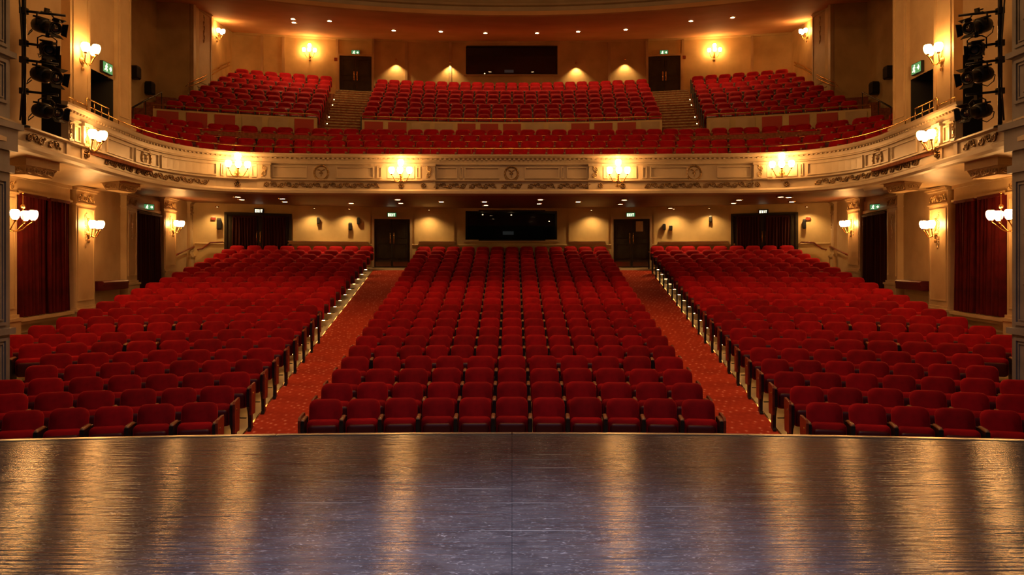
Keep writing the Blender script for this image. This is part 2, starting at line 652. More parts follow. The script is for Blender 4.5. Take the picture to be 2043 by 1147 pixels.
def zout(d):
    return 3.5 + 0.42 * min(max((d - 17.0) / 8.0, 0), 1)


for s, nm in ((-1, 'wall_left'), (1, 'wall_right')):
    grid_wall(nm, span(11.5, 26.3, 12), span(-1.3, 4.1, 3), lambda u, z, s=s: (s * xwall(u), u, z), PLASTER, (), 'cream plaster wall along the %s side of the stalls' % ('left' if s < 0 else 'right'))
    # upper side wall of the boxes, then the deep recess and the balcony's own side wall
    w = struct('wall_upper', 'cream upper wall with box doorway on the %s side' % ('left' if s < 0 else 'right'))
    mb = MB()
    P = [(-8.45, 11.7), (-8.45, 13.05)]
    Q = [(-8.45, 13.62), (-9.05, 13.64), (-9.07, 15.65), (-9.12, 16.62), (-9.15, 17.25), (-13.2, 17.3)]

    def strip(poly, z0, z1, mi=0):
        for (xa, ya), (xb, yb) in zip(poly, poly[1:]):
            mb.add([(-s * xa, ya, z0), (-s * xb, yb, z0), (-s * xb, yb, z1), (-s * xa, ya, z1)], [(0, 1, 2, 3)], mi)
    strip(P, 3.7, 14.0)
    strip([(-8.45, 13.05), (-8.45, 13.62)], 5.64, 14.0)
    strip([(-8.45, 13.05), (-9.2, 13.05), (-9.2, 13.62), (-8.45, 13.62)], 3.7, 5.64, 1)
    strip(Q[:3], 3.7, 14.0)
    strip([Q[2], Q[3]], 5.93, 14.0)
    strip([Q[2], (-9.7, 15.65), (-9.75, 16.62), Q[3]], 3.7, 5.93, 1)
    strip(Q[3:], 3.7, 14.0)
    strip([(-13.2, 17.2), (-13.2, 27.0), (-12.0, 27.0), (-12.0, 27.6), (-13.15, 35.0)], 4.0, 14.0, 2)
    mb.build('wall_face', [PLASTER, DARK, PLASTER_D], w, False)

# soffit under the balcony and the slab edge
outer = []
ow = [(-xwall(10.9), 10.9)] + [(-xwall(y), y) for y in [11.5 + 14.68 * i / 14 for i in range(15)]]
bw = [(x, yback(x)) for x in [-11.6 + 23.2 * i / 40 for i in range(1, 40)]]
op = [Vector(p) for p in ow] + [Vector(p) for p in bw] + [Vector((-x, y)) for x, y in ow[::-1]]
ol = [0.0]
for _a, _b in zip(op, op[1:]):
    ol.append(ol[-1] + (_b - _a).length)


def outer_at(f):
    s = f * ol[-1]
    for i in range(len(ol) - 1):
        if ol[i + 1] >= s - 1e-9:
            return op[i].lerp(op[i + 1], (s - ol[i]) / (ol[i + 1] - ol[i]))
    return op[-1]


mb = MB()
N, K = 120, 5
vs, cols = [], []
for i in range(N + 1):
    f = i / N
    a = fasc(f * FLEN, -0.02)[0]
    b = outer_at(f)
    for j in range(K + 1):
        t = j / K
        p = Vector((a.x, a.y)).lerp(b, t)
        vs.append((p.x, p.y, 3.68 + (zout(b.y) - 3.68) * t))
fs, mi = [], []
for i in range(N):
    for j in range(K):
        fs.append((i * (K + 1) + j, (i + 1) * (K + 1) + j, (i + 1) * (K + 1) + j + 1, i * (K + 1) + j + 1))
for f_ in fs:
    cx = sum(abs(vs[q][0]) for q in f_) / 4
    cy = sum(vs[q][1] for q in f_) / 4
    mb_m = 1 if (cx > 8.3 and cy < 19.5) else 0
    mi.append(mb_m)
mb.v, mb.f, mb.mi, mb.sm = vs, fs, mi, [True] * len(fs)
tag(mb.build('ceiling', [SOFFIT, PLASTER], None, False), 'low ceiling under the balcony, maroon with cream sides', None, None, 'structure')
mb = MB()
mb.add([(-13.5, 9, 14), (13.5, 9, 14), (13.5, 27.5, 14), (-13.5, 27.5, 14)], [(0, 1, 2, 3)])
tag(mb.build('ceiling_dome', PLASTER_D, None, False), 'high ceiling over the stalls', None, None, 'structure')


# upper circle: soffit over the balcony with its curved front
def up_front(x):
    return 27.0 - x * x / 48.0


uc = struct('ceiling_upper', 'terracotta soffit of the upper circle over the balcony with its curved moulded front edge')
mb = MB()
NXU, K = 40, 6
vs, fs = [], []
for i in range(NXU + 1):
    x = -13.2 + 26.4 * i / NXU
    for j in range(K + 1):
        t = j / K
        y = up_front(x) + (yup(x) + 0.05 - up_front(x)) * t
        vs.append((x, y, 10.9 + 1.5 * t))
for i in range(NXU):
    for j in range(K):
        fs.append((i * (K + 1) + j, (i + 1) * (K + 1) + j, (i + 1) * (K + 1) + j + 1, i * (K + 1) + j + 1))
mb.add(vs, fs, 0, True)
mb.build('soffit', UPSOFFIT, uc, False)


def up_band(name, prof, m):
    mb = MB()
    rings = []
    for i in range(NXU + 1):
        x = -13.2 + 26.4 * i / NXU
        sl = -x / 24.0
        n = Vector((sl, -1, 0)).normalized()
        rings.append([(x + n.x * o, up_front(x) + n.y * o, z) for o, z in prof])
    mb.rings(rings, 0, False)
    return mb.build(name, m, uc)


up_band('fascia_band', [(0.0, 10.88), (0.10, 10.90), (0.10, 11.05), (-0.1, 11.06), (-0.1, 10.9)], UPSOFFIT)
up_band('fascia_panel', [(0.0, 11.05), (0.02, 11.22), (0.02, 12.4), (-0.1, 12.4), (-0.1, 11.05)], FASCIA)
up_band('fascia_moulding', [(0.0, 11.22), (0.12, 11.26), (0.14, 11.33), (0.03, 11.36), (0.0, 11.36)], FASCIA)

# ------------------------------------------------------------------ booth windows


def booth_window(n, rect, yfun, label):
    x0, x1, z0, z1 = rect
    y = yfun((x0 + x1) / 2)
    w = struct('window_%d' % n, label)
    mb = MB()
    d = 1.6
    V = [(x0, y, z0), (x1, y, z0), (x1, y, z1), (x0, y, z1), (x0, y + d, z0), (x1, y + d, z0), (x1, y + d, z1), (x0, y + d, z1)]
    mb.add(V, [(4, 5, 6, 7), (0, 1, 5, 4), (1, 2, 6, 5), (2, 3, 7, 6), (3, 0, 4, 7)])
    mb.build('booth_lining', DARK, w, False)
    mb = MB()
    t = 0.045
    mb.box(x0 - t, x1 + t, y - 0.04, y + 0.10, z0 - t, z0)
    mb.box(x0 - t, x1 + t, y - 0.04, y + 0.10, z1, z1 + t)
    mb.box(x0 - t, x0, y - 0.04, y + 0.10, z0, z1)
    mb.box(x1, x1 + t, y - 0.04, y + 0.10, z0, z1)
    mb.build('window_frame', DOOR, w)
    mb = MB()
    mb.box(x0 - 0.09, x1 + 0.09, y - 0.12, y - 0.0, z0 - 0.10, z0 - 0.05)
    mb.build('sill', PLASTER, w)
    MBp = MB()
    MBp.box(x0, x1, y + 0.03, y + 0.04, z0, z1)
    MBp.build('pane', PANE, w)
    mb = MB()
    mb.box(x0 + 0.1, x1 - 0.1, y + 0.5, y + 1.1, z0 + 0.05, z0 + 0.12)
    for k in range(4):
        xx = x0 + 0.35 + k * (x1 - x0 - 0.7) / 3
        mb.box(xx - 0.18, xx + 0.18, y + 0.62, y + 0.68, z0 + 0.15, z0 + 0.38 + 0.1 * (k % 2))
    mb.build('control_desk', BLACK, w)
    mb = MB()
    for k, q in enumerate((0.18, 0.5, 0.93) if n == 1 else (0.2,)):
        xx = x0 + q * (x1 - x0)
        mb.lathe([(0.0, 0.03), (0.03, 0.0), (0.0, -0.01)], 8, 0, Matrix.Translation((xx, y + 0.7 + 0.2 * k, z1 - 0.1 - 0.25 * (k == 2) if n == 1 else z0 + 0.2)))
    mb.build('booth_lamp', SPOTLENS, w)
    mb = MB()
    mb.box((x0 + x1) / 2 - 0.35, (x0 + x1) / 2 + 0.1, y + 0.60, y + 0.61, z0 + 0.22, z0 + 0.36)
    mb.build('dim_monitor', MONITOR, w)


booth_window(1, WL, yback, 'long dark control booth window in the stalls back wall')
booth_window(2, WU, yup, 'long dark projection window in the balcony back wall')

# ------------------------------------------------------------------ doors


def door(n, base, th, w, h, label, curtained=False, notice=False):
    d = struct('door_%d' % n, label, base, th)
    mb = MB()
    t = 0.09
    mb.box(-w / 2 - t, -w / 2, -0.09, 0.06, 0, h + t)
    mb.box(w / 2, w / 2 + t, -0.09, 0.06, 0, h + t)
    mb.box(-w / 2, w / 2, -0.09, 0.06, h, h + t)
    mb.build('door_frame', PLASTER if not curtained else DOOR, d)
    for s in (-1, 1):
        mb = MB()
        a, b = (-w / 2 + 0.004, -0.004) if s < 0 else (0.004, w / 2 - 0.004)
        mb.box(a, b, -0.045, 0.03, 0.01, h - 0.005)
        lw = b - a
        for z0, z1 in ((0.35, 0.95), (1.15, h - 0.15)):
            for q0, q1, r0, r1 in ((a + 0.1, b - 0.1, z0, z0 + 0.03), (a + 0.1, b - 0.1, z1 - 0.03, z1), (a + 0.1, a + 0.13, z0, z1), (b - 0.13, b - 0.1, z0, z1)):
                mb.box(q0, q1, -0.058, -0.045, r0, r1)
        lf = mb.build('door_leaf', DOOR, d)
        mb = MB()
        hx = s * 0.07
        mb.tube([(hx, -0.045, 0.98), (hx, -0.10, 1.0), (hx, -0.10, 1.28), (hx, -0.045, 1.30)], 0.014, 6)
        mb.box(hx - 0.03, hx + 0.03, -0.052, -0.044, 0.93, 1.35)
        tag(mb.build('handle', BRASS, lf), 'brass pull handle')
        mb = MB()
        mb.box(a + 0.04, b - 0.04, -0.052, -0.044, 0.03, 0.22)
        mb.build('kick_plate', BRASS if not curtained else IRON, lf)
        if notice and s > 0:
            mb = MB()
            mb.box(a + 0.16, a + 0.44, -0.066, -0.058, 1.40, 1.80)
            tag(mb.build('notice', PAPER, lf), 'faded paper notice')
    return d


def on_back(xpx):
    p, th = back_frame(xpx)
    return p, th


for n, x0, x1, ytop, cur, note, lab in (
        (1, 747, 817, 437, False, False, 'dark double door at the top of the left aisle'),
        (2, 1224, 1295, 437, False, True, 'dark double door with a notice at the top of the right aisle'),
        (3, 461, 570, 430, True, False, 'wide dark doorway with curtains, left of the left aisle door'),
        (4, 1469, 1578, 430, True, False, 'wide dark doorway with curtains, right of the right aisle door')):
    p, th = on_back((x0 + x1) / 2)
    w = (x1 - x0) * p.y / FPX / cos(th) * 0.98
    zt = EYE + (HY - ytop) * p.y / FPX
    zb = floor_z(p.x, p.y) + 0.005
    door(n, (p.x, p.y - 0.03, zb), th, w, zt - zb, lab, cur, note)
for n, x0, x1, lab in ((5, 678, 741, 'dark double door above the left balcony stairs'), (6, 1293, 1356, 'dark double door above the right balcony stairs')):
    p, th = up_frame((x0 + x1) / 2)
    zt = EYE + (HY - 113) * p.y / FPX
    door(n, (p.x, p.y - 0.03, 9.45), th, (x1 - x0) * p.y / FPX, zt - 9.45, lab)

# ------------------------------------------------------------------ curtains


def curtain(base, th, w, h, folds, m, label, depth=0.045, band=True, flip=False):
    c = thing('curtain', label, 'curtain', base, th)
    mb = MB()
    nx = folds * 6
    nz = 7
    vs = []
    ph = random.uniform(0, 6)
    for k in range(2):
        for j in range(nz + 1):
            t = j / nz
            for i in range(nx + 1):
                u = i / nx
                a = depth * (0.75 + 0.35 * (1 - t))
                y = -0.07 - a * sin(2 * pi * folds * u + 0.5 * sin(5 * u + ph) + 0.25 * sin(3 * t + ph)) - 0.012 * sin(17 * u + ph)
                x = w * u + 0.012 * sin(9 * u + 4 * t + ph)
                vs.append((x, y + (0.012 if k else 0), h * t))
    nn = nx + 1
    fs = []
    for k in range(2):
        o = k * nn * (nz + 1)
        for j in range(nz):
            for i in range(nx):
                q = (o + j * nn + i, o + j * nn + i + 1, o + (j + 1) * nn + i + 1, o + (j + 1) * nn + i)
                fs.append(q if k == 0 else q[::-1])
    mb.add(vs, fs, 0, True)
    mb.build('drape', m, c, False)
    mb = MB()
    mb.box(0.0, w, -0.13, -0.01, h - 0.03, h + 0.03)
    mb.build('heading', m, c)
    return c


for s in (-1, 1):
    side = 'left' if s < 0 else 'right'
    # crimson curtains in the wall opening nearest the stage
    y0, y1 = side_y(22), side_y(124)
    ln = (y1 - y0) / WN
    for k, (a, b) in enumerate(((0.02, 0.49), (0.565, 0.99))):
        yy = y0 + (y1 - y0) * (a if s < 0 else b)
        p, th = side_frame(s, yy, 0.05)
        p.z = 0.66
        where = 'nearer the stage' if k == 0 else 'farther from the stage'
        curtain(p, th, ln * (b - a), 2.46, 7, CURTAIN, 'crimson velvet curtain in the %s wall opening, half %s' % (side, where), 0.075)
    # dark curtains over the side door under the balcony
    y0, y1 = side_y(264), side_y(312)
    ln = (y1 - y0) / WN
    for k, (a, b) in enumerate(((0.0, 0.49), (0.5, 0.99))):
        yy = y0 + (y1 - y0) * (a if s < 0 else b)
        p, th = side_frame(s, yy, 0.05)
        zb = floor_z(p.x, p.y)
        p.z = zb + 0.05
        where = 'nearer the stage' if k == 0 else 'farther from the stage'
        curtain(p, th, ln * (b - a), 3.2 - zb - 0.05, 7, CURTAIN_D, 'dark wine curtain across the %s side exit under the balcony, half %s' % (side, where))
    # dark curtains on the wide back doorway
    for k, xx in enumerate(((462, 510), (522, 569)) if s < 0 else ((1470, 1517), (1529, 1577))):
        p, th = back_frame(xx[0], 0.10)
        q, _ = back_frame(xx[1], 0.10)
        zb = floor_z(p.x, p.y)
        zt = EYE + (HY - 432) * p.y / FPX
        p.z = zb + 0.06
        curtain(p, th, (q - p).xy.length, zt - zb - 0.06, 8, CURTAIN_D,
                'dark curtain hanging in the %s wide back doorway, its %s half' % (side, 'left' if k == 0 else 'right'), 0.03)

# ------------------------------------------------------------------ ornament


def scroll(mb, mp, L, H, mi=0, r=0.012, flip=True):
    """running scroll of spirals and leaves in a strip L x H; mp(u, v, out) -> point"""
    n = max(1, round(L / (H * 1.15)))
    st = L / n
    for k in range(n):
        cu = (k + 0.5) * st
        sg = 1 if k % 2 == 0 else -1
        pts = []
        for i in range(15):
            a = i / 14
            ang = sg * (pi * 0.9 + a * 3.4 * pi)
            rad = H * (0.46 - 0.38 * a)
            pts.append(mp(cu + rad * cos(ang) * min(1, st / H), H / 2 + rad * sin(ang), r * 0.8))
        mb.tube(pts, [r * (1.25 - 0.6 * i / 14) for i in range(15)], 5, mi)
        for da in (-1, 1):
            q = [mp(cu + da * st * 0.3, H / 2 + sg * da * H * 0.05, r), mp(cu + da * st * 0.46, H / 2 + sg * da * H * 0.22, r * 1.2), mp(cu + da * st * 0.5, H / 2 + sg * da * H * 0.42, r)]
            mb.tube(q, [r * 0.5, r * 1.7, r * 0.4], 5, mi)


def frame_bars(mb, x0, x1, z0, z1, t, y0, y1, mi=0):
    mb.box(x0, x1, y0, y1, z0, z0 + t, mi)
    mb.box(x0, x1, y0, y1, z1 - t, z1, mi)
    mb.box(x0, x0 + t, y0, y1, z0 + t, z1 - t, mi)
    mb.box(x1 - t, x1, y0, y1, z0 + t, z1 - t, mi)


def pilaster(base, th, w, h, dep, label, zbase=0.0, strip=True):
    """wall pilaster, its front dep out from the wall; base plinth top at zbase"""
    p = struct('pilaster', label, base, th)
    mb = MB()
    mb.box(-w / 2, w / 2, -dep, 0.1, 0, h)
    mb.build('shaft', PLASTER, p)
    mb = MB()
    e = 0.05
    mb.box(-w / 2 - e, w / 2 + e, -dep - e, 0.1, 0, max(zbase - 0.12, 0.05))
    mb.box(-w / 2 - e * 1.5, w / 2 + e * 1.5, -dep - e * 1.6, 0.1, max(zbase - 0.12, 0.05), max(zbase - 0.06, 0.08))
    mb.box(-w / 2 - e * 0.6, w / 2 + e * 0.6, -dep - e * 0.6, 0.1, max(zbase - 0.06, 0.08), max(zbase, 0.1))
    mb.build('plinth', PLASTER, p)
    mb = MB()
    mb.box(-w / 2 - 0.03, w / 2 + 0.03, -dep - 0.03, 0.1, h - 0.42, h - 0.38)
    mb.box(-w / 2 - 0.04, w / 2 + 0.04, -dep - 0.05, 0.1, h - 0.10, h - 0.05)
    mb.box(-w / 2 - 0.07, w / 2 + 0.07, -dep - 0.09, 0.1, h - 0.05, h)
    mb.build('capital', PLASTER, p)
    mb = MB()
    frame_bars(mb, -w / 2 + 0.08, w / 2 - 0.08, zbase + 0.12, h - 0.50, 0.03, -dep - 0.018, -dep + 0.002)
    mb.build('panel_moulding', PLASTER, p)
    mb = MB()
    scroll(mb, lambda u, v, o: (-w / 2 + 0.06 + u, -dep - o, h - 0.36 + v), w - 0.12, 0.22, r=0.010)
    o = mb.build('carved_frieze', GILT, p)
    o['kind'] = 'stuff'
    if strip:
        mb = MB()
        H = min(0.16, w * 0.3)
        L = (h - 0.65 - zbase - 0.15) * 0.42
        scroll(mb, lambda u, v, o: (-H / 2 + v, -dep - o, h - 0.60 - L + u), L, H, r=0.007)
        o = mb.build('carved_drop', PLASTER, p)
        o['kind'] = 'stuff'
    return p


for s in (-1, 1):
    side = 'left' if s < 0 else 'right'
    for xa, xb, zb, lab in ((-6, 20, 0.72, 'cream carved pilaster between the proscenium and the crimson curtain, %s side'),
                            (133, 178, 0.72, 'cream carved pilaster with a sconce, behind the crimson curtain, %s side'),
                            (238, 263, 1.25, 'cream carved pilaster on the stage side of the dark side exit, %s side'),
                            (314, 343, 1.55, 'cream carved pilaster with a sconce past the dark side exit, %s side'),
                            (371, 384, 2.05, 'plain narrow cream pilaster in the rear corner, %s side')):
        ya, yb = side_y(xa), side_y(xb)
        if xa < 0:
            ya = 13.35
        ym = (ya + yb) / 2
        p, th = side_frame(s, ym)
        zf = floor_z(p.x, p.y)
        p.z = zf
        w = (yb - ya) / WN * (0.86 if xa < 350 else 0.7)
        pilaster(p, th, w, zout(ym) - zf + 0.02, 0.16 if xa < 350 else 0.1, lab % side, zb - zf)
    # upper pilasters of the boxes
    thu = atan2(-s, 0.0)
    pilaster(Vector((s * 9.0, 14.72, 4.0)), thu, 0.68, 9.9, 0.26, 'tall cream pilaster with a sconce above the %s box' % side, 0.55)
    pilaster(Vector((s * 9.16, 16.96, 4.0)), thu, 0.60, 9.9, 0.12, 'tall cream pilaster behind the %s box doorway' % side, 1.0, False)
    pilaster(Vector((s * 12.15, 28.4, 7.0)), atan2(-s * 0.99, 0.1), 1.2, 5.0, 0.12, 'lit cream pilaster at the front of the balcony side wall, %s side' % side, 1.6)
    pilaster(Vector((s * 12.0, 27.15, 5.0)), 0.0, 0.3, 7.0, 0.1, 'narrow corner pilaster beside the dark recess, %s side' % side, 0.9, False)
    # frieze and sill of the curtain opening
    ya, yb = side_y(20), side_y(130)
    p, th = side_frame(s, (ya + yb) / 2)
    ln = (yb - ya) / WN
    t = struct('trim_%d' % (3 if s < 0 else 4), 'cream frieze and projecting sill of the curtained %s wall opening' % side, (p.x, p.y, 0), th)
    mb = MB()
    mb.box(-ln / 2, ln / 2, -0.16, 0.02, 3.14, 3.19)
    mb.box(-ln / 2, ln / 2, -0.10, 0.02, 3.19, 3.44)
    mb.box(-ln / 2, ln / 2, -0.15, 0.02, 3.44, 3.52)
    mb.build('frieze', PLASTER, t)
    mb = MB()
    mb.box(-0.018, 0.018, -0.10, 0.02, 0.64, 3.14)
    mb.build('added_gap_strip', PLASTER, t)  # cream post added to stand for the lit wall strip between the curtains
    mb = MB()
    mb.box(-ln / 2, ln / 2, -0.20, 0.02, 0.57, 0.64)
    mb.box(-ln / 2, ln / 2, -0.14, 0.02, 0.50, 0.57)
    mb.build('sill', PLASTER, t)
    mb = MB()
    for q in (-1, 1):
        frame_bars(mb, q * ln / 4 - ln * 0.22, q * ln / 4 + ln * 0.22, -0.6, 0.36, 0.04, -0.03, 0.01)
    mb.build('dado_moulding', PLASTER, t)
    # cornice beam and soffit of the frieze over the exit curtain
    ya, yb = side_y(262), side_y(315)
    p, th = side_frame(s, (ya + yb) / 2)
    ln = (yb - ya) / WN
    mb = MB()
    mb.box(-ln / 2, ln / 2, -0.10, 0.02, 3.28, 3.36)
    mb.box(-ln / 2, ln / 2, -0.06, 0.02, 3.36, 3.66)
    o = mb.build('trim_%d' % (5 if s < 0 else 6), PLASTER)
    o.location = (p.x, p.y, 0)
    o.rotation_euler = (0, 0, th)
    tag(o, 'cream lintel over the dark %s side exit' % side, None, None, 'structure')
    # padded ledge between the pilasters
    ya, yb = side_y(181), side_y(234)
    p, th = side_frame(s, (ya + yb) / 2)
    ln = (yb - ya) / WN
    t = thing('wall_ledge', 'dark red padded leaning ledge on the %s side wall' % side, 'ledge', (p.x, p.y, 1.05), th)
    mb = MB()
    mb.box(-ln / 2, ln / 2, -0.28, 0.0, 0.0, 0.14)
    mb.build('shelf_box', PAN, t)
    mb = MB()
    mb.rings([[(-ln / 2 + 0.01 + q, -0.30, 0.14), (-ln / 2 + 0.01 + q, -0.30, 0.20), (-ln / 2 + 0.01 + q, -0.26, 0.235), (-ln / 2 + 0.01 + q, -0.05, 0.235), (-ln / 2 + 0.01 + q, -0.01, 0.20), (-ln / 2 + 0.01 + q, -0.01, 0.14)] for q in (0, ln - 0.02)], 0, False)
    mb.build('padded_top', PAN, t)
    mb = MB()
    frame_bars(mb, -ln / 2 + 0.1, ln / 2 - 0.1, -0.9, -0.15, 0.035, -0.02, 0.01)
    mb.build('dado_panel', PLASTER, t)

# proscenium piers
for s in (-1, 1):
    side = 'left' if s < 0 else 'right'
    pr = struct('proscenium', 'carved proscenium pier, greyed to look cool-lit, at the %s edge of the stage' % side, (s * 8.12, 11.35, 0), atan2(-s, 0))
    mb = MB()
    mb.box(-0.45, 0.40, 0.0, 1.4, -1.2, 14.0)
    mb.build('pier', COOLLIT, pr)
    mb = MB()
    for z0, z1 in ((-0.9, 0.55), (0.75, 3.1), (4.3, 5.0), (5.2, 9.6)):
        frame_bars(mb, -0.37, 0.32, z0, z1, 0.05, -0.03, 0.01)
        frame_bars(mb, -0.29, 0.24, z0 + 0.08, z1 - 0.08, 0.02, -0.02, 0.01)
    mb.build('panel_moulding', COOLLIT, pr)
    mb = MB()
    for z0, h, e in ((0.6, 0.10, 0.06), (3.2, 0.12, 0.05), (3.55, 0.35, 0.08), (3.9, 0.10, 0.14), (5.06, 0.09, 0.07)):
        mb.box(-0.45 - e, 0.40 + e, -e, 0.3, z0, z0 + h)
    mb.build('string_course', COOLLIT, pr)
    mb = MB()
    for z0, z1 in ((1.4, 2.6), (4.45, 4.85), (5.6, 9.0)):
        scroll(mb, lambda u, v, o, z0=z0: (-0.20 + v, -o - 0.002, z0 + u), z1 - z0, 0.36, r=0.016)
    o = mb.build('carved_ornament', COOLLIT, pr)
    o['kind'] = 'stuff'

# ------------------------------------------------------------------ BALCONY FRONT
bf = struct('balcony_front', 'curved cream balcony front with mouldings, carved friezes and medallions')
s_end = fasc_at(127)          # where the full-height front stops beside the box
mb = MB()
fasc_loft(mb, [(0.0, 4.075), (0.10, 4.07), (0.10, 4.04), (0.03, 4.01), (0.03, 3.81), (0.09, 3.79), (0.15, 3.75), (0.15, 3.68), (0.05, 3.65), (-0.1, 3.65), (-0.1, 4.075)], 0, FLEN, 160)
mb.build('lower_band', FASCIA, bf)
mb = MB()
fasc_loft(mb, [(0.0, 4.06), (0.0, 4.50), (-0.12, 4.50), (-0.12, 4.06)], s_end, FLEN - s_end, 140)
mb.build('front_panel', FASCIA, bf)
mb = MB()
fasc_loft(mb, [(0.0, 4.49), (0.05, 4.50), (0.05, 4.53), (0.02, 4.55), (0.03, 4.66), (0.09, 4.69), (0.12, 4.74), (0.12, 4.78), (0.0, 4.80), (-0.18, 4.80), (-0.2, 4.74), (-0.12, 4.49)], s_end - 0.1, FLEN - s_end + 0.1, 144)
mb.build('top_rail', FASCIA, bf)
mb = MB()
for k in range(220):
    s_ = s_end + 0.05 + k * (FLEN - 2 * s_end - 0.1) / 219
    p, th = fasc(s_, 0.055)
    M = Matrix.Translation((p.x, p.y, 4.655)) @ Matrix.Rotation(th, 4, 'Z')
    mb.box(-0.03, 0.03, -0.02, 0.02, -0.018, 0.018, 0, M)
mb.build('dentil_course', FASCIA, bf)['kind'] = 'stuff'


def fasc_box(mb, s0, s1, z0, z1, o0, o1, mi=0):
    n = max(1, int(abs(s1 - s0) / 0.25))
    fasc_loft(mb, [(o0, z0), (o1, z0), (o1, z1), (o0, z1)], s0, s1, n, mi)


def fasc_frame(s0, s1, z0=4.115, z1=4.44, t=0.03):
    mb = MB()
    fasc_box(mb, s0, s1, z0, z0 + t, 0, 0.035)
    fasc_box(mb, s0, s1, z1 - t, z1, 0, 0.035)
    fasc_box(mb, s0, s0 + t, z0 + t, z1 - t, 0, 0.035)
    fasc_box(mb, s1 - t, s1, z0 + t, z1 - t, 0, 0.035)
    mb.build('panel_frame', FASCIA, bf)


def fasc_scroll(s0, s1, z0=3.82, h=0.175, r=0.0135, m=GILTD, name='scroll_frieze'):
    mb = MB()
    scroll(mb, lambda u, v, o: tuple(fasc(s0 + u, 0.03 + o, z0 + v)[0]), s1 - s0, h, r=r)
    o = mb.build(name, m, bf)
    o['kind'] = 'stuff'


def both(x0, x1):
    a, b = fasc_at(x0), fasc_at(x1)
    yield a, b
    yield mirror_s(b), mirror_s(a)


frames = [(145, 158), (188, 200), (212, 262), (268, 315), (320, 432), (440, 446), (452, 496), (500, 513), (543, 612), (670, 745), (752, 762), (772, 826), (830, 838), (872, 912), (916, 922)]
for x0, x1 in frames:
    for a, b in both(x0, x1):
        fasc_frame(a, b)
fasc_frame(fasc_at(926), fasc_at(996))
fasc_frame(fasc_at(1046), fasc_at(1116))
for x0, x1, h in ((48, 84, 0.22), (92, 114, 0.22), (206, 262, 0.125), (268, 415, 0.125), (526, 640, 0.125), (644, 757, 0.125), (866, 930, 0.125), (936, 990, 0.125)):
    for a, b in both(x0, x1):
        fasc_scroll(a, b, 3.82, 0.175, 0.0135 if h < 0.2 else 0.016)
fasc_scroll(fasc_at(1000), fasc_at(1040))


def rosette(s, z, r):
    p, th = fasc(s, 0.03, z)
    mb = MB()
    M = Matrix.Translation(p) @ Matrix.Rotation(th, 4, 'Z')
    for k in range(8):
        a = k * pi / 4
        mb.tube([(0.25 * r * cos(a), -0.01, 0.25 * r * sin(a)), (0.7 * r * cos(a), -0.035, 0.7 * r * sin(a)), (r * cos(a), -0.01, r * sin(a))], [0.1 * r, 0.3 * r, 0.06 * r], 5, 0, M)
    mb.lathe([(0.0, 0.05), (0.22 * r, 0.04), (0.3 * r, 0.0)], 8, 0, M @ Matrix.Rotation(pi / 2, 4, 'X'))
    mb.build('rosette', GILTD, bf)


for x in (183, 473, 532, 801, 845):
    for a, b in both(x, x):
        if x not in (183,):
            rosette(a, 3.91, 0.085)
for a, b in both(165, 165):
    rosette(a, 3.91, 0.10)
# piers on the balcony front
for x0, x1 in ((127, 134), (158, 172), (514, 540), (843, 868)):
    for a, b in both(x0, x1):
        mb = MB()
        fasc_box(mb, a, b, 4.06, 4.49, 0.0, 0.085)
        fasc_box(mb, a - 0.02, b + 0.02, 4.06, 4.11, 0.0, 0.115)
        fasc_box(mb, a - 0.02, b + 0.02, 4.45, 4.52, 0.0, 0.115)
        fasc_box(mb, a - 0.01, b + 0.01, 3.79, 4.04, 0.0, 0.055)
        mb.build('pier', FASCIA, bf)
        mb = MB()
        m_ = (a + b) / 2
        hw = min(0.09, (b - a) * 0.36)
        scroll(mb, lambda u, v, o: tuple(fasc(m_ - hw + v, 0.085 + o, 4.12 + u)[0]), 0.32, hw * 2, r=0.010)
        o = mb.build('carved_drop', GILT, bf)
        o['kind'] = 'stuff'
# carved consoles under the balcony ends
for s in (-1, 1):
    for cx_, y0_, y1_, z0_, w_ in ((8.95, 13.0, 13.9, 3.34, 0.5), (9.45, 17.1, 18.0, 3.46, 0.4)):
        mb = MB()
        X0, X1 = sorted((s * (cx_ - w_ / 2), s * (cx_ + w_ / 2)))
        lo = [(X0 + .05, y0_ + .08, z0_), (X1 - .05, y0_ + .08, z0_), (X1 - .05, y1_ - .08, z0_), (X0 + .05, y1_ - .08, z0_)]
        hi = [(X0, y0_, z0_ + .16), (X1, y0_, z0_ + .16), (X1, y1_, z0_ + .16), (X0, y1_, z0_ + .16)]
        mb.hexa(lo, hi)
        mb.box(X0 - .03, X1 + .03, y0_ - .03, y1_ + .03, z0_ + .16, z0_ + .34)
        scroll(mb, lambda u, v, o: (s * (cx_ - w_ / 2) - s * (o + .0) + s * .02, y0_ + .06 + u, z0_ + .02 + v), y1_ - y0_ - .12, 0.14, r=0.012)
        scroll(mb, lambda u, v, o: (X0 + .06 + u, y0_ + .03 - o, z0_ + .02 + v), w_ - .12, 0.14, r=0.012)
        mb.build('console', PLASTER, bf)
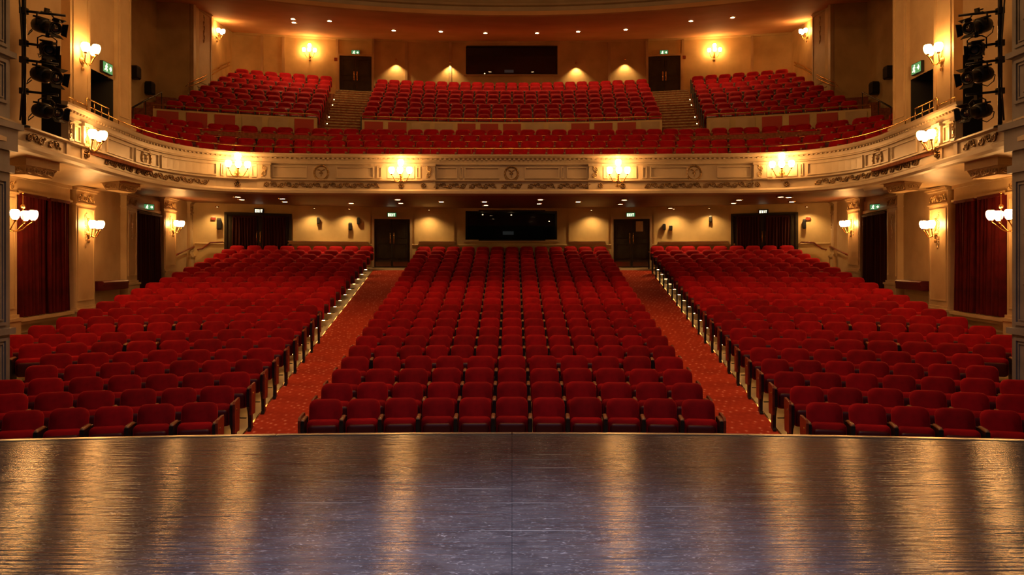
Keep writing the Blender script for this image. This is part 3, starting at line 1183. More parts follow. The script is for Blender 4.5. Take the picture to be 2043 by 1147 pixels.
# medallions
for x, r in ((290, 0.20), (640, 0.20), (1019.5, 0.19), (1384, 0.20), (1751, 0.20)):
    s_ = fasc_at(x)
    p, th = fasc(s_, 0.0, 4.26)
    M = Matrix.Translation(p) @ Matrix.Rotation(th, 4, 'Z')
    mb = MB()
    for rr, tr_, o in ((r, 0.020, 0.015), (r * 0.84, 0.009, 0.01)):
        mb.tube([(rr * cos(2 * pi * k / 24), -o, 1.05 * rr * sin(2 * pi * k / 24)) for k in range(25)], tr_, 6, 0, M)
    for k in range(16):
        a = 2 * pi * k / 16
        mb.tube([(r * 0.93 * cos(a), -0.02, r * 0.97 * sin(a)), (r * 1.02 * cos(a + .12), -0.035, r * 1.08 * sin(a + .12)), (r * 1.1 * cos(a + .22), -0.015, r * 1.16 * sin(a + .22))], [0.006, 0.018, 0.004], 5, 0, M)
    for sg in (-1, 1):
        mb.tube([(sg * r * 0.5 * (1 - i / 12) * cos(sg * (i * 0.5)), -0.02, r * (0.45 - i * 0.07) + 0.03 * sin(i)) for i in range(12)], 0.012, 5, 0, M)
    mb.sphere((0, -0.02, 0), r * 0.22, 8, 0, (1, 0.5, 1))
    for sg in (-1, 1):
        mb.tube([(0, -0.02, -r * 1.1), (sg * r * 0.5, -0.03, -r * 1.22), (sg * r * 0.9, -0.015, -r * 1.08)], [0.012, 0.016, 0.006], 5, 0, M)
    mb.M = None
    # drop it onto the panel
    mb.build('medallion', GILTM, bf)

# thin rails running along the backs of the balcony front rows
for j in range(3):
    rr_ = thing('row_rail', 'thin brass rail along the seat tops of the balcony, %s row from the front' % ORD[j], 'rail')
    mb = MB()
    o_ = -(1.10 + 0.87 * j)
    a = fasc_at(246 + 6 * j)
    zt_ = 5.12 + 0.335 * j + 0.03
    mb.tube([tuple(fasc(a + (FLEN - 2 * a) * i / 80, o_, zt_)[0]) for i in range(81)], 0.009, 5)
    mb.build('top_tube', BRASS, rr_)
    for i in range(0, 81, 8):
        p, th = fasc(a + (FLEN - 2 * a) * i / 80, o_, 0)
        mb = MB()
        mb.lathe([(0.012, zt_ - 0.88), (0.008, zt_)], 5, 0, Matrix.Translation((p.x, p.y, 0)))
        mb.build('post', BRASS, rr_)

# brass rail on the balcony front, with posts
rail = thing('balcony_rail', 'thin brass safety rail on posts along the balcony front', 'rail')
mb = MB()
a, b = fasc_at(150), fasc_at(1892)
mb.tube([tuple(fasc(a + (b - a) * i / 90, -0.13, 4.98)[0]) for i in range(91)], 0.014, 6)
mb.build('top_tube', BRASS, rail)
for k in range(25):
    p, th = fasc(a + (b - a) * k / 24, -0.13, 4.79)
    mb = MB()
    mb.lathe([(0.02, 0), (0.02, 0.015), (0.009, 0.02), (0.009, 0.19)], 6, 0, Matrix.Translation(p))
    mb.build('post', BRASS, rail)
for s in (-1, 1):
    side = 'left' if s < 0 else 'right'
    t = thing('box_rail', 'short brass rail on the balcony edge before the %s box doorway' % side, 'rail')
    a, b = fasc_at(183), fasc_at(226)
    if s > 0:
        a, b = mirror_s(b), mirror_s(a)
    mb = MB()
    P = [fasc(a + (b - a) * i / 6, -0.10, 5.12)[0] for i in range(7)]
    mb.tube(P, 0.016, 6)
    mb.build('top_tube', BRASS, t)
    for k in (0, 2, 4, 6):
        q = P[k]
        mb = MB()
        mb.lathe([(0.012, 0.0), (0.009, 0.33)], 6, 0, Matrix.Translation((q.x, q.y, 4.79)))
        mb.build('post', BRASS, t)

# ------------------------------------------------------------------ balcony floors
TOPF, RISE = 5.12, 0.335
bt = struct('balcony_floor', 'stepped floors of the balcony front rows and cross aisle')
mb = MB()
for j in range(4):
    o0, o1 = -0.12 - 0.87 * j - (0.0 if j == 0 else 0.25), -0.12 - 0.87 * (j + 1) - 0.25
    z = TOPF + RISE * j - 0.86
    sa = fasc_at(232 + 4 * j)
    fasc_loft(mb, [(o0, 3.95), (o0, z), (o1, z), (o1, 3.95)], sa, FLEN - sa, 90)
mb.build('tier', STEPC, bt)
mb = MB()
for s in (-1, 1):
    mb.hexa([(s * 8.4, 11.8, 3.95), (s * 9.9, 11.8, 3.95), (s * 13.2, 17.6, 3.95), (s * 13.2, 21, 3.95), (s * 8.7, 17.6, 3.95)], [(s * 8.4, 11.8, 4.02), (s * 9.9, 11.8, 4.02), (s * 13.2, 17.6, 4.02), (s * 13.2, 21, 4.02), (s * 8.7, 17.6, 4.02)])
mb.build('side_landing', STEPC, bt)


def yrow(t, x, R=28.0):
    return t - x * x / (2 * R)


def ring_slab(mb, t0, t1, xa0, xb0, xa1, xb1, z0, z1, n=16, R=28.0):
    lo, hi = [], []
    for i in range(n + 1):
        u = i / n
        x = xa0 + (xb0 - xa0) * u
        lo.append((x, yrow(t0, x, R)))
    for i in range(n + 1):
        u = 1 - i / n
        x = xa1 + (xb1 - xa1) * u
        hi.append((x, yrow(t1, x, R)))
    P = lo + hi
    nn = len(lo)
    vs = [(x, y, z0) for x, y in P] + [(x, y, z1) for x, y in P]
    m = len(P)
    fs = [(i, i + 1, m - 2 - i, m - 1 - i) for i in range(nn - 1)]
    fs = fs + [tuple(q + m for q in f) for f in fs] + [(i, (i + 1) % m, m + (i + 1) % m, m + i) for i in range(m)]
    mb.add(vs, fs)


mb = MB()
ring_slab(mb, 23.6, 26.0, -13.1, 13.1, -13.1, 13.1, 4.9, 5.75, 30)
mb.build('cross_aisle', STEPC, bt)


def xin(t):
    return 5.45 + 0.095 * (t - 26.5)


def xot(t):
    return 6.72 + 0.165 * (t - 26.5)


T0, NUP, TOPU, RISEU = 26.6, 8, 7.13, 0.385
for j in range(NUP):
    t = T0 + 0.87 * j
    a, b = t - 0.55, t + 0.32
    z = TOPU + RISEU * j - 0.86
    mb = MB()
    ring_slab(mb, a, b, -xin(a), xin(a), -xin(b), xin(b), z - 0.9, z, 14)
    for s in (-1, 1):
        ring_slab(mb, a, b, s * xot(a), s * 13.0, s * xot(b), s * 13.0, z - 0.9, z, 10)
    mb.build('tier', STEPC, bt)
mb = MB()
ring_slab(mb, 33.0, 35.3, -13.0, 13.0, -13.0, 13.0, 8.2, 9.0, 20, 40)
mb.build('rear_landing', STEPC, bt)
mb = MB()
for s in (-1, 1):
    ring_slab(mb, 33.75, 35.2, s * 6.3, s * 8.4, s * 6.4, s * 8.6, 9.0, 9.45, 4, 60)
mb.build('door_landing', STEPC, bt)

for s in (-1, 1):
    side = 'left' if s < 0 else 'right'
    st = struct('stairs', 'orange carpeted steps up to the %s balcony door' % side)
    n = 20
    for k in range(n):
        t0 = 25.7 + (33.9 - 25.7) * k / n
        t1 = 25.7 + (33.9 - 25.7) * (k + 1) / n + 0.02
        z = 5.75 + (9.45 - 5.75) * (k + 1) / n
        mb = MB()
        ring_slab(mb, t0, t1, s * (xin(t0) + .02), s * (xot(t0) - .02), s * (xin(t1) + .02), s * (xot(t1) - .02), z - 0.42, z, 3)
        so = mb.build('step', STAIRC, st)
        mb = MB()
        ring_slab(mb, t0 - 0.012, t0 + 0.035, s * (xin(t0) + .03), s * (xot(t0) - .03), s * (xin(t0) + .03), s * (xot(t0) - .03), z - 0.05, z + 0.004, 3)
        mb.build('nosing', GILTM, so)

# cross aisle parapet with coloured panels and a brass rail
pp = thing('aisle_parapet', 'low cream parapet with red panels behind the balcony front rows', 'parapet')
segs = [(-11.3, -6.55), (-5.1, 5.1), (6.55, 11.3)]
TP = 25.15
for a, b in segs:
    mb = MB()
    ring_slab(mb, TP, TP + 0.1, a, b, a, b, 5.7, 6.60, 14)
    mb.build('parapet_wall', PLASTER_D, pp)
    mb = MB()
    n = 16
    mb.tube([(a + (b - a) * i / n, yrow(TP + .05, a + (b - a) * i / n), 6.73) for i in range(n + 1)], 0.02, 6)
    for i in range(0, n + 1, 2):
        x = a + (b - a) * i / n
        mb.lathe([(0.012, 6.58), (0.012, 6.73)], 5, 0, Matrix.Translation((x, yrow(TP + .05, x), 0)))
    mb.build('rail_tube', BRASS, pp)
    w = 0.62
    cnt = int((b - a) / 0.74)
    for i in range(cnt):
        x = a + (i + 0.5) * (b - a) / cnt
        y = yrow(TP, x)
        th = -math.asin(x / 28.0)
        M = Matrix.Translation((x, y, 0)) @ Matrix.Rotation(th, 4, 'Z')
        mb = MB()
        mb.box(-w / 2, w / 2, -0.03, 0.02, 6.02, 6.54, 0, M)
        red = (i * 7 + int(abs(a) * 3)) % 5 in (0, 2, 3)
        o = mb.build('panel', RIBBON if red else PLASTER, pp)
        if red:
            o['label'] = 'faded red panel'

# ------------------------------------------------------------------ SEATS


def seat_meshes(low=False):
    nc, ph = (5, 6) if not low else (3, 3)
    out = {}
    mb = MB()
    mb.pad(0.462, 0.55, 0.105, 0.645, 0.0, 0.10, 0.05, radians(13), 0.40, nc, ph, 0.022)
    out['backrest'] = (mb, VELVET)
    mb = MB()
    mb.pad(0.455, 0.34, 0.13, 0.515, -0.125, 0.07, 0.06, radians(-4), 0.40, nc, ph, 0.012)
    out['seat'] = (mb, VELVET)
    mb = MB()
    mb.pad(0.40, 0.25, 0.045, 0.485, -0.205, 0.05, 0.05, radians(-4), 0.40, nc, 4 if not low else 3, 0.008)
    out['seat_pan'] = (mb, PAN)
    return out


def arm_mesh():
    mb = MB()
    rings = []
    for y, z0, z1, hw in ((-0.295, 0.678, 0.69, 0.018), (-0.285, 0.676, 0.70, 0.026), (-0.24, 0.675, 0.708, 0.029), (-0.02, 0.675, 0.705, 0.027), (0.0, 0.676, 0.69, 0.02)):
        rings.append([(-hw, y, z0), (hw, y, z0), (hw, y, z1 - 0.012), (hw * 0.6, y, z1), (-hw * 0.6, y, z1), (-hw, y, z1 - 0.012)])
    mb.rings(rings, 0, True)
    return mb


def leg_mesh():
    mb = MB()
    # flat cast iron standard: wide below the arm, narrowing to a foot
    prof = [(-0.305, 0.676), (-0.31, 0.40), (-0.23, 0.32), (-0.17, 0.20), (-0.165, 0.05), (-0.22, 0.02), (-0.22, 0.0), (0.05, 0.0), (0.05, 0.02), (0.0, 0.05), (-0.02, 0.20), (0.03, 0.40), (0.07, 0.676)]
    mb.hexa([(-0.026, y, z) for y, z in prof], [(0.026, y, z) for y, z in prof])
    return mb


def panel_mesh():
    mb = MB()
    prof = []
    pts = [(-0.33, 0.28), (0.04, 0.24), (0.09, 0.70), (0.06, 0.735), (-0.29, 0.735), (-0.335, 0.70)]
    mb.hexa([(-0.016, y, z) for y, z in pts], [(0.016, y, z) for y, z in pts])
    return mb


P0 = 0.525
SM = seat_meshes()
proto = {}
hid = []
for nm, (b_, m_) in SM.items():
    o = b_.build(nm, m_)
    proto[nm] = o.data
    hid.append(o)
for nm, b_, m_ in (('armrest', arm_mesh(), WOODTAN), ('leg', leg_mesh(), IRON), ('end_panel', panel_mesh(), WOODRED)):
    o = b_.build(nm, m_)
    proto[nm] = o.data
    hid.append(o)
mb = MB()
mb.lathe([(0.0, 0.006), (0.02, 0.005), (0.022, 0.0)], 8, 0, Matrix.Rotation(pi / 2, 4, 'Y'))
o = mb.build('row_plate', BRASS)
proto['row_plate'] = o.data
hid.append(o)
for o in hid:
    bpy.data.objects.remove(o)


def part(nm, parent, x=0.0, y=0.0, z=0.0, sx=1.0):
    o = bpy.data.objects.new(nm, proto[nm])
    C.objects.link(o)
    o.parent = parent
    o.location = (x, y, z)
    o.scale = (sx, 1, 1)
    return o


def hwc(k):
    return 2.89 + 0.0575 * k - 0.00085 * k * k


def xside(k):
    return 4.04 + 0.085 * k - 0.0012 * k * k


def row_y(k, x):
    return ROW0 + PITCH * k - x * x / (2 * RS)


NROW = 22
seats = []        # (block, row, index, count, x, y, rz, pitch, end_left, end_right)
for k in range(NROW):
    n = 11 if k < 4 else 13
    w = 2 * hwc(k)
    p_ = w / n
    for i in range(n):
        x = -w / 2 + p_ * (i + 0.5)
        seats.append(('centre', k, i, n, x, row_y(k, x), p_, i == 0, i == n - 1))
    xi = xside(k)
    # outer end of the side blocks: short of the wall, and of the pier for the first rows
    xo = 9.66 + 0.045 * max(0, k - 8)
    while xo > xi + 1:
        y = row_y(k, xo)
        lim = min(xwall(y) - 0.30, 0.704 * y + 1.3)
        if y < 12.4:
            lim = min(lim, 7.85)
        if xo <= lim:
            break
        xo -= 0.02
    L = 0.0
    tab = [(0.0, xi)]
    x = xi
    while x < xo:
        x += 0.02
        L += 0.02 * sqrt(1 + (x / RS) ** 2)
        tab.append((L, x))
    n = max(1, int(round(L / 0.555)))
    p_ = L / n
    for i in range(n):
        tgt = p_ * (i + 0.5)
        xx = min(tab, key=lambda q: abs(q[0] - tgt))[1]
        for s in (-1, 1):
            seats.append(('left' if s < 0 else 'right', k, i, n, s * xx, row_y(k, xx), p_, (i == 0 and s > 0) or (i == n - 1 and s < 0), (i == 0 and s < 0) or (i == n - 1 and s > 0)))


def seat_rz(x, k):
    return -math.atan2(x, RS)


def shows(x, y):
    u = CX + FPX * x / y
    return -15 < u < 2058


vis = sorted([q for q in seats if shows(q[4], q[5])], key=lambda q: q[5] - 0.0)
ind = set(id(q) for q in vis[:300])
rest = [q for q in seats if id(q) not in ind]
ROWN = ['front'] + ORD[1:]
for q in [q for q in seats if id(q) in ind]:
    blk, k, i, n, x, y, p_, el, er = q
    if blk == 'centre':
        lab = 'red velvet tip-up seat, %s from the left aisle, %s row of the centre block' % (ORD[i], ROWN[k])
    else:
        lab = 'red velvet tip-up seat, %s from the aisle, %s row of the %s block' % (ORD[i], ROWN[k], blk)
    r = thing('theatre_seat', lab, 'seat', (x, y, floor_z(x, y)), seat_rz(x, k), 'stalls seats of the nearest rows')
    sx = p_ / P0
    back = part('backrest', r, 0, random.uniform(-.006, .006), random.uniform(-.006, .006), sx)
    part('seat', r, 0, 0, random.uniform(-.012, .008), sx)
    part('seat_pan', r, 0, 0, 0, sx)
    part('leg', r, -p_ / 2)
    part('armrest', r, -p_ / 2)
    if er:
        part('leg', r, p_ / 2)
        part('armrest', r, p_ / 2)
    if (blk == 'left' and er) or (blk == 'right' and el) or (blk == 'centre' and (el or er)):
        sg = -1 if el else 1
        part('end_panel', r, sg * (p_ / 2 + 0.036))
        part('row_plate', r, sg * (p_ / 2 + 0.055), -0.20, 0.60)

# every other seat of the house (far stalls rows and balcony), one mesh
LOW = seat_meshes(True)
lowv, lowf, lowm = [], [], []
for ii, nm in enumerate(('backrest', 'seat', 'seat_pan')):
    b_ = LOW[nm][0]
    n0 = len(lowv)
    lowv += b_.v
    lowf += [tuple(q + n0 for q in f) for f in b_.f]
    lowm += [1 if nm == 'seat_pan' else 0] * len(b_.f)
b_ = MB()
b_.box(-P0 / 2 - 0.025, -P0 / 2 + 0.025, -0.29, 0.0, 0.655, 0.705, 2)
b_.box(-P0 / 2 - 0.02, -P0 / 2 + 0.02, -0.28, 0.03, 0.02, 0.655, 3)
n0 = len(lowv)
lowv += b_.v
lowf += [tuple(q + n0 for q in f) for f in b_.f]
lowm += b_.mi
spots = [(q[4], q[5], floor_z(q[4], q[5]), seat_rz(q[4], q[1]), q[6] / P0) for q in rest]
# balcony front rows follow the curved front
for j in range(4):
    o = -(0.95 + 0.87 * j)
    a = fasc_at(243 + 6 * j)
    pts = []
    M_ = 400
    for i in range(M_ + 1):
        pts.append(fasc(a + (FLEN - 2 * a) * i / M_, o)[0])
    cum = [0.0]
    for u, v in zip(pts, pts[1:]):
        cum.append(cum[-1] + (v - u).length)
    n = int(round(cum[-1] / 0.53))
    ix = 0
    for i in range(n):
        tgt = (i + 0.5) * cum[-1] / n
        while cum[ix + 1] < tgt:
            ix += 1
        p = pts[ix]
        _, th = fasc(a + (FLEN - 2 * a) * (ix + .5) / M_)
        spots.append((p.x, p.y, TOPF + RISE * j - 0.86, th, cum[-1] / n / P0 * 1.09))
for j in range(NUP):
    t = T0 + 0.87 * j
    z = TOPU + RISEU * j - 0.86
    for a, b in ((-xin(t) + .05, xin(t) - .05), (xot(t) + .05, 11.55), (-11.55, -xot(t) - .05)):
        n = int(round((b - a) / 0.52))
        for i in range(n):
            x = a + (b - a) * (i + .5) / n
            y = yrow(t, x)
            spots.append((x, y, z, -math.asin(x / 28.0), (b - a) / n / P0 * sqrt(1 + (x / 28) ** 2)))
V, F, MI = [], [], []
for x, y, z, th, sx in spots:
    n0 = len(V)
    c_, s_ = cos(th), sin(th)
    jz = random.uniform(-0.008, 0.008)
    for (a, b, c) in lowv:
        a *= sx
        V.append((x + c_ * a - s_ * b, y + s_ * a + c_ * b, z + c + jz))
    F += [tuple(q + n0 for q in f) for f in lowf]
    MI += lowm
mb = MB()
mb.v, mb.f, mb.mi, mb.sm = V, F, MI, [True] * len(F)
for i, m_ in enumerate(MI):
    if m_ >= 2:
        mb.sm[i] = False
o = mb.build('theatre_seats', [VELVET, PAN, WOODTAN, IRON], None, False)
tag(o, 'remaining rows of red velvet seats in the rear stalls and on the balcony', 'seat', None, 'stuff')

# ------------------------------------------------------------------ aisle carpets with lit edges
for s in (-1, 1):
    side = 'left' if s < 0 else 'right'
    mb = MB()
    NT = 70
    rows = []
    for j in range(NT + 1):
        t = 8.6 + (28.45 - 8.6) * j / NT
        k = (t - ROW0) / PITCH
        a, b = hwc(max(k, -2)) + 0.10, xside(max(k, -2)) + 0.02
        r_ = []
        for i in range(5):
            x = a + (b - a) * i / 4
            y = t - x * x / (2 * RS)
            r_.append((s * x, y, floor_z(x, y) + 0.016))
        r_.append((s * b, r_[-1][1], r_[-1][2] - 0.03))
        r_.insert(0, (s * a, r_[0][1], r_[0][2] - 0.03))
        rows.append(r_)
    mb.rings(rows, 0, False, False, False, False)
    cp = thing('aisle_carpet', 'red carpet runner with small pale flecks up the %s aisle' % side, 'carpet')
    mb.build('pile', CARPET, cp, True)
    mb = MB()
    rr = []
    for j in range(NT + 1):
        e = rows[j][-2]
        rr.append([(e[0], e[1], e[2] - 0.02), (e[0], e[1], e[2] + 0.006), (e[0] + s * 0.03, e[1], e[2] + 0.006), (e[0] + s * 0.03, e[1], e[2] - 0.02)])
    mb.rings(rr, 0, False)
    tag(mb.build('edge_strip', BRASS, cp), 'narrow metal edging strip')
    n_ = 0
    for k in range(2, 21):
        x = xside(k) + 0.17
        y = row_y(k, x) - 0.13
        z = floor_z(x, y)
        t = thing('aisle_light', 'tiny warm floor light under the end seat of the %s aisle, %s from the stage' % (side, ORD[n_]), 'light', (s * x, y, z), 0, 'aisle floor lights')
        n_ += 1
        mb = MB()
        mb.box(-0.045, 0.045, -0.03, 0.03, 0.20, 0.225)
        a_, b_ = sorted((-s * 0.155, -s * 0.04))
        mb.box(a_, b_, -0.012, 0.012, 0.208, 0.222)
        mb.build('housing', IRON, t)
        mb = MB()
        mb.box(-0.038, 0.038, -0.024, 0.024, 0.190, 0.20)
        mb.build('lens', AISLE, t)
    # step lights beside the balcony stairs
    for k in range(7):
        t_ = 26.2 + 0.95 * k
        x = xot(t_) - 0.08
        y = yrow(t_, x)
        z = 5.75 + 0.185 * ((t_ - 25.7) / 0.41)
        t = thing('step_light', 'tiny warm light at the outer edge of the %s balcony steps, %s from the bottom' % (side, ORD[k]), 'light', (s * x, y - 0.1, z + 0.02), 0, 'balcony step lights')
        mb = MB()
        mb.box(-0.025, 0.025, -0.02, 0.02, 0.0, 0.10)
        mb.build('housing', IRON, t)
        mb = MB()
        mb.box(-0.016, 0.016, -0.028, -0.02, 0.06, 0.09)
        mb.build('lens', AISLE, t)

# ------------------------------------------------------------------ wall sconces
TULIP = [(0.0, 0.0), (0.035, 0.0), (0.062, 0.035), (0.080, 0.085), (0.084, 0.125), (0.075, 0.165), (0.055, 0.185), (0.0, 0.187)]


def sconce(kind, loc, rz, label):
    t = thing('wall_sconce', label, 'lamp', loc, rz, 'brass wall sconces')
    mb = MB()
    # back plate: stacked ornament on the wall
    R = Matrix.Rotation(pi / 2, 4, 'X')
    mb.lathe([(0.075, 0.0), (0.075, 0.015), (0.05, 0.035), (0.02, 0.05), (0.0, 0.055)], 10, 0, Matrix.Translation((0, 0, -0.12)) @ R)
    mb.tube([(0, -0.02, 0.42 if kind == 'four' else 0.22), (0, -0.03, 0.1), (0, -0.03, -0.3)], [0.012, 0.026, 0.014], 6)
    if kind == 'four':
        for zc in (0.40, -0.30):
            mb.sphere((0, -0.03, zc), 0.042, 8, 0, (1, 0.7, 1.15))
            for sg in (-1, 1):
                mb.tube([(sg * 0.01, -0.02, zc - 0.06), (sg * 0.055, -0.03, zc - 0.01), (sg * 0.04, -0.03, zc + 0.04)], [0.008, 0.016, 0.006], 5)
    else:
        mb.sphere((0, -0.03, 0.22), 0.03, 8)
        mb.sphere((0, -0.03, -0.30), 0.034, 8, 0, (1, 1, 1.5))
    mb.build('backplate', GILT, t)
    spots = {'four': [(-0.245, -0.26, 0.0), (0.245, -0.26, 0.0), (0.0, -0.36, -0.01), (0.0, -0.20, 0.215)],
             'three': [(-0.15, -0.17, 0.0), (0.15, -0.17, 0.0), (0.0, -0.30, 0.0)],
             'long': [(-0.19, -0.375, 0.0), (0.19, -0.375, 0.0), (0.0, -0.60, 0.0)]}[kind]
    for (x, y, z) in spots:
        mb = MB()
        pts = []
        for i in range(9):
            u = i / 8
            pts.append((x * (u ** 0.8), -0.04 + (y + 0.04) * (u ** 0.8), -0.12 - 0.09 * sin(pi * min(u * 1.25, 1)) + (z + 0.09) * max(0, (u - 0.55) / 0.45) ** 1.6))
        mb.tube(pts, 0.011, 6)
        mb.lathe([(0.012, -0.035), (0.035, -0.015), (0.04, 0.0), (0.0, 0.002)], 8, 0, Matrix.Translation((x, y, z)))
        mb.build('arm', BRASS, t)
        mb = MB()
        mb.lathe([(r, h + 0.003) for r, h in TULIP], 10, 0, Matrix.Translation((x, y, z)))
        mb.build('glass_shade', GLOBE, t)
    if kind == 'long':
        mb = MB()
        cx = -0.42
        mb.tube([(0, cx, -0.15), (0, cx, 0.52)], 0.009, 6)
        mb.sphere((0, cx, 0.26), 0.045, 8)
        mb.sphere((0, cx, 0.52), 0.022, 8)
        mb.build('hanging_rod', BRASS, t)
    return t


for s, x in ((-1, 473), (-1, 801), (1, 1231), (1, 1560)):
    p, th = fasc(fasc_at(x), 0.0, EYE)
    p.z = EYE + (HY - (337 if x in (473, 1560) else 349)) * p.y / FPX
    near = 'outer' if x in (473, 1560) else 'inner'
    sconce('four', p, th, 'four-globe brass sconce on the curved balcony front, %s %s one' % (near, 'left' if s < 0 else 'right'))
for s in (-1, 1):
    side = 'left' if s < 0 else 'right'
    sp = fasc_at(166)
    p, th = fasc(sp if s < 0 else mirror_s(sp), 0.07)
    p.z = 4.20
    sconce('three', p, th, 'brass globe sconce on the %s end of the balcony front, below the box' % side)
    thu = atan2(-s, 0.0)
    sconce('three', Vector((s * 8.74, 14.75, EYE + (HY - 108) * 14.75 / FPX)), thu, 'brass globe sconce high on the tall %s box pilaster' % side)
    p, th = side_frame(s, side_y(160), 0.16)
    p.z = EYE + (HY - 456) * p.y / FPX
    sconce('three', p, th, 'brass globe sconce on the %s stalls pilaster behind the crimson curtain' % side)
    p, th = side_frame(s, side_y(333), 0.16)
    p.z = EYE + (HY - 452) * p.y / FPX
    sconce('three', p, th, 'brass globe sconce on the %s pilaster past the dark side exit' % side)
    p, th = side_frame(s, 13.72, 0.16)
    p.z = EYE + (HY - 438) * 13.6 / FPX
    sconce('long', p, th, 'long-armed brass globe lamp in front of the crimson curtain, %s side' % side)
    yy = 30.6
    sconce('three', Vector((s * 12.44, yy, EYE + (HY - 68) * yy / FPX)), atan2(-s * .99, .13), 'brass globe sconce on the balcony side wall above the handrail, %s side' % side)
for x in (618, 1424):
    p, th = up_frame(x, 0.0)
    p.z = EYE + (HY - 107) * p.y / FPX
    sconce('four', p, th, 'four-globe brass sconce on the balcony back wall, outside the %s door' % ('left' if x < 1000 else 'right'))

# ------------------------------------------------------------------ recessed ceiling lights
SPOTS = []


def downlight(p, label, energy, group, cone=100, r=0.085):
    t = thing('downlight', label, 'light', p, 0, group)
    mb = MB()
    mb.lathe([(r * 1.5, 0.02), (r * 1.55, -0.012), (r * 1.05, -0.014), (r * 1.0, 0.02)], 12)
    mb.build('trim_ring', BRASS, t)
    mb = MB()
    mb.lathe([(0.0, -0.011), (r, -0.010), (r, 0.012)], 12)
    mb.build('lens', SPOTLENS, t)
    l = light('downlight_lamp', 'SPOT', (0, 0, -0.03), energy, (1.0, 0.58, 0.22), (0, 0, 0), spot_size=radians(cone), spot_blend=0.8, shadow_soft_size=0.04)
    l.parent = t
    return t


low_px = [(474, 391), (482, 397), (563, 395), (568, 402), (700, 405), (793, 397), (799, 405), (880, 402), (966, 402), (969, 409), (1078, 397), (1075, 406),
          (1153, 402), (1237, 407), (1245, 398), (1337, 415), (1463, 405), (1474, 398), (1557, 391), (1573, 392), (1579, 402)]
for i, (x, y) in enumerate(low_px):
    d = 1450 / (HY - y) * 1.54
    d = d / (1 - 0.02 * 1450 / (HY - y))
    d = min(d, 27.6)
    p = px(x, y, d)
    p.z = min(p.z, 3.68 + 0.028 * (d - 20.5) - 0.004)
    downlight(p, 'round recessed downlight under the balcony, %s from the left' % ORD[i], 1.5 if d < 24.9 else 9.0, 'downlights under the balcony')
wash = [(430, 'left corner'), (625, 'left door pier'), (695, 'left aisle door'), (855, 'left side of booth'), (1180, 'right side of booth'), (1345, 'right aisle door'), (1416, 'right door pier'), (1612, 'right corner')]
for i, (x, w_) in enumerate(wash):
    p, th = back_frame(x, 0.42)
    p.z = 3.80 if 500 < x < 1540 else 3.76
    downlight(p, 'small wall-washing downlight close to the stalls back wall, %s from the left' % ORD[i], 80.0, 'wall washers under the balcony', 135, 0.04)
up_px = [(584, 37), (586, 44), (657, 41), (785, 60), (879, 62), (968, 65), (1071, 65), (1153, 62), (1248, 58), (1378, 41), (1461, 34)]
for i, (x, y) in enumerate(up_px):
    lo_, hi_ = 20.0, 36.0
    for _ in range(50):
        d = (lo_ + hi_) / 2
        p = px(x, y, d)
        zc = 10.9 + 1.5 * (d - up_front(p.x)) / (yup(p.x) - up_front(p.x))
        if p.z < zc:
            lo_ = d
        else:
            hi_ = d
    p.z -= 0.015
    downlight(p, 'round recessed downlight in the upper soffit, %s from the left' % ORD[i], 110.0, 'downlights over the balcony', 150)
# small wall lamps on the balcony back wall
for i, (x, y) in enumerate(((790, 121), (897, 125), (1149, 127), (1246, 120))):
    p, th = up_frame(x, 0.0)
    p.z = EYE + (HY - y) * p.y / FPX
    t = thing('wall_light', 'small shaded wall light throwing a pool down the balcony back wall, %s from the left' % ORD[i], 'lamp', p, th, 'shaded lights on the balcony back wall')
    mb = MB()
    mb.lathe([(0.05, -0.04), (0.055, 0.0), (0.03, 0.05), (0.0, 0.06)], 10, 0, Matrix.Translation((0, -0.16, 0)))
    mb.build('shade', BRASS, t)
    mb = MB()
    mb.tube([(0, 0, 0.02), (0, -0.08, 0.07), (0, -0.16, 0.06)], 0.010, 6)
    mb.box(-0.04, 0.04, -0.012, 0.01, -0.03, 0.07)
    mb.build('arm', BRASS, t)
    l = light('wall_lamp', 'SPOT', (0, -0.2, -0.06), 95.0, (1.0, 0.55, 0.2), (0, 0, 0), spot_size=radians(110), spot_blend=0.7, shadow_soft_size=0.03)
    l.parent = t

# ------------------------------------------------------------------ exit signs


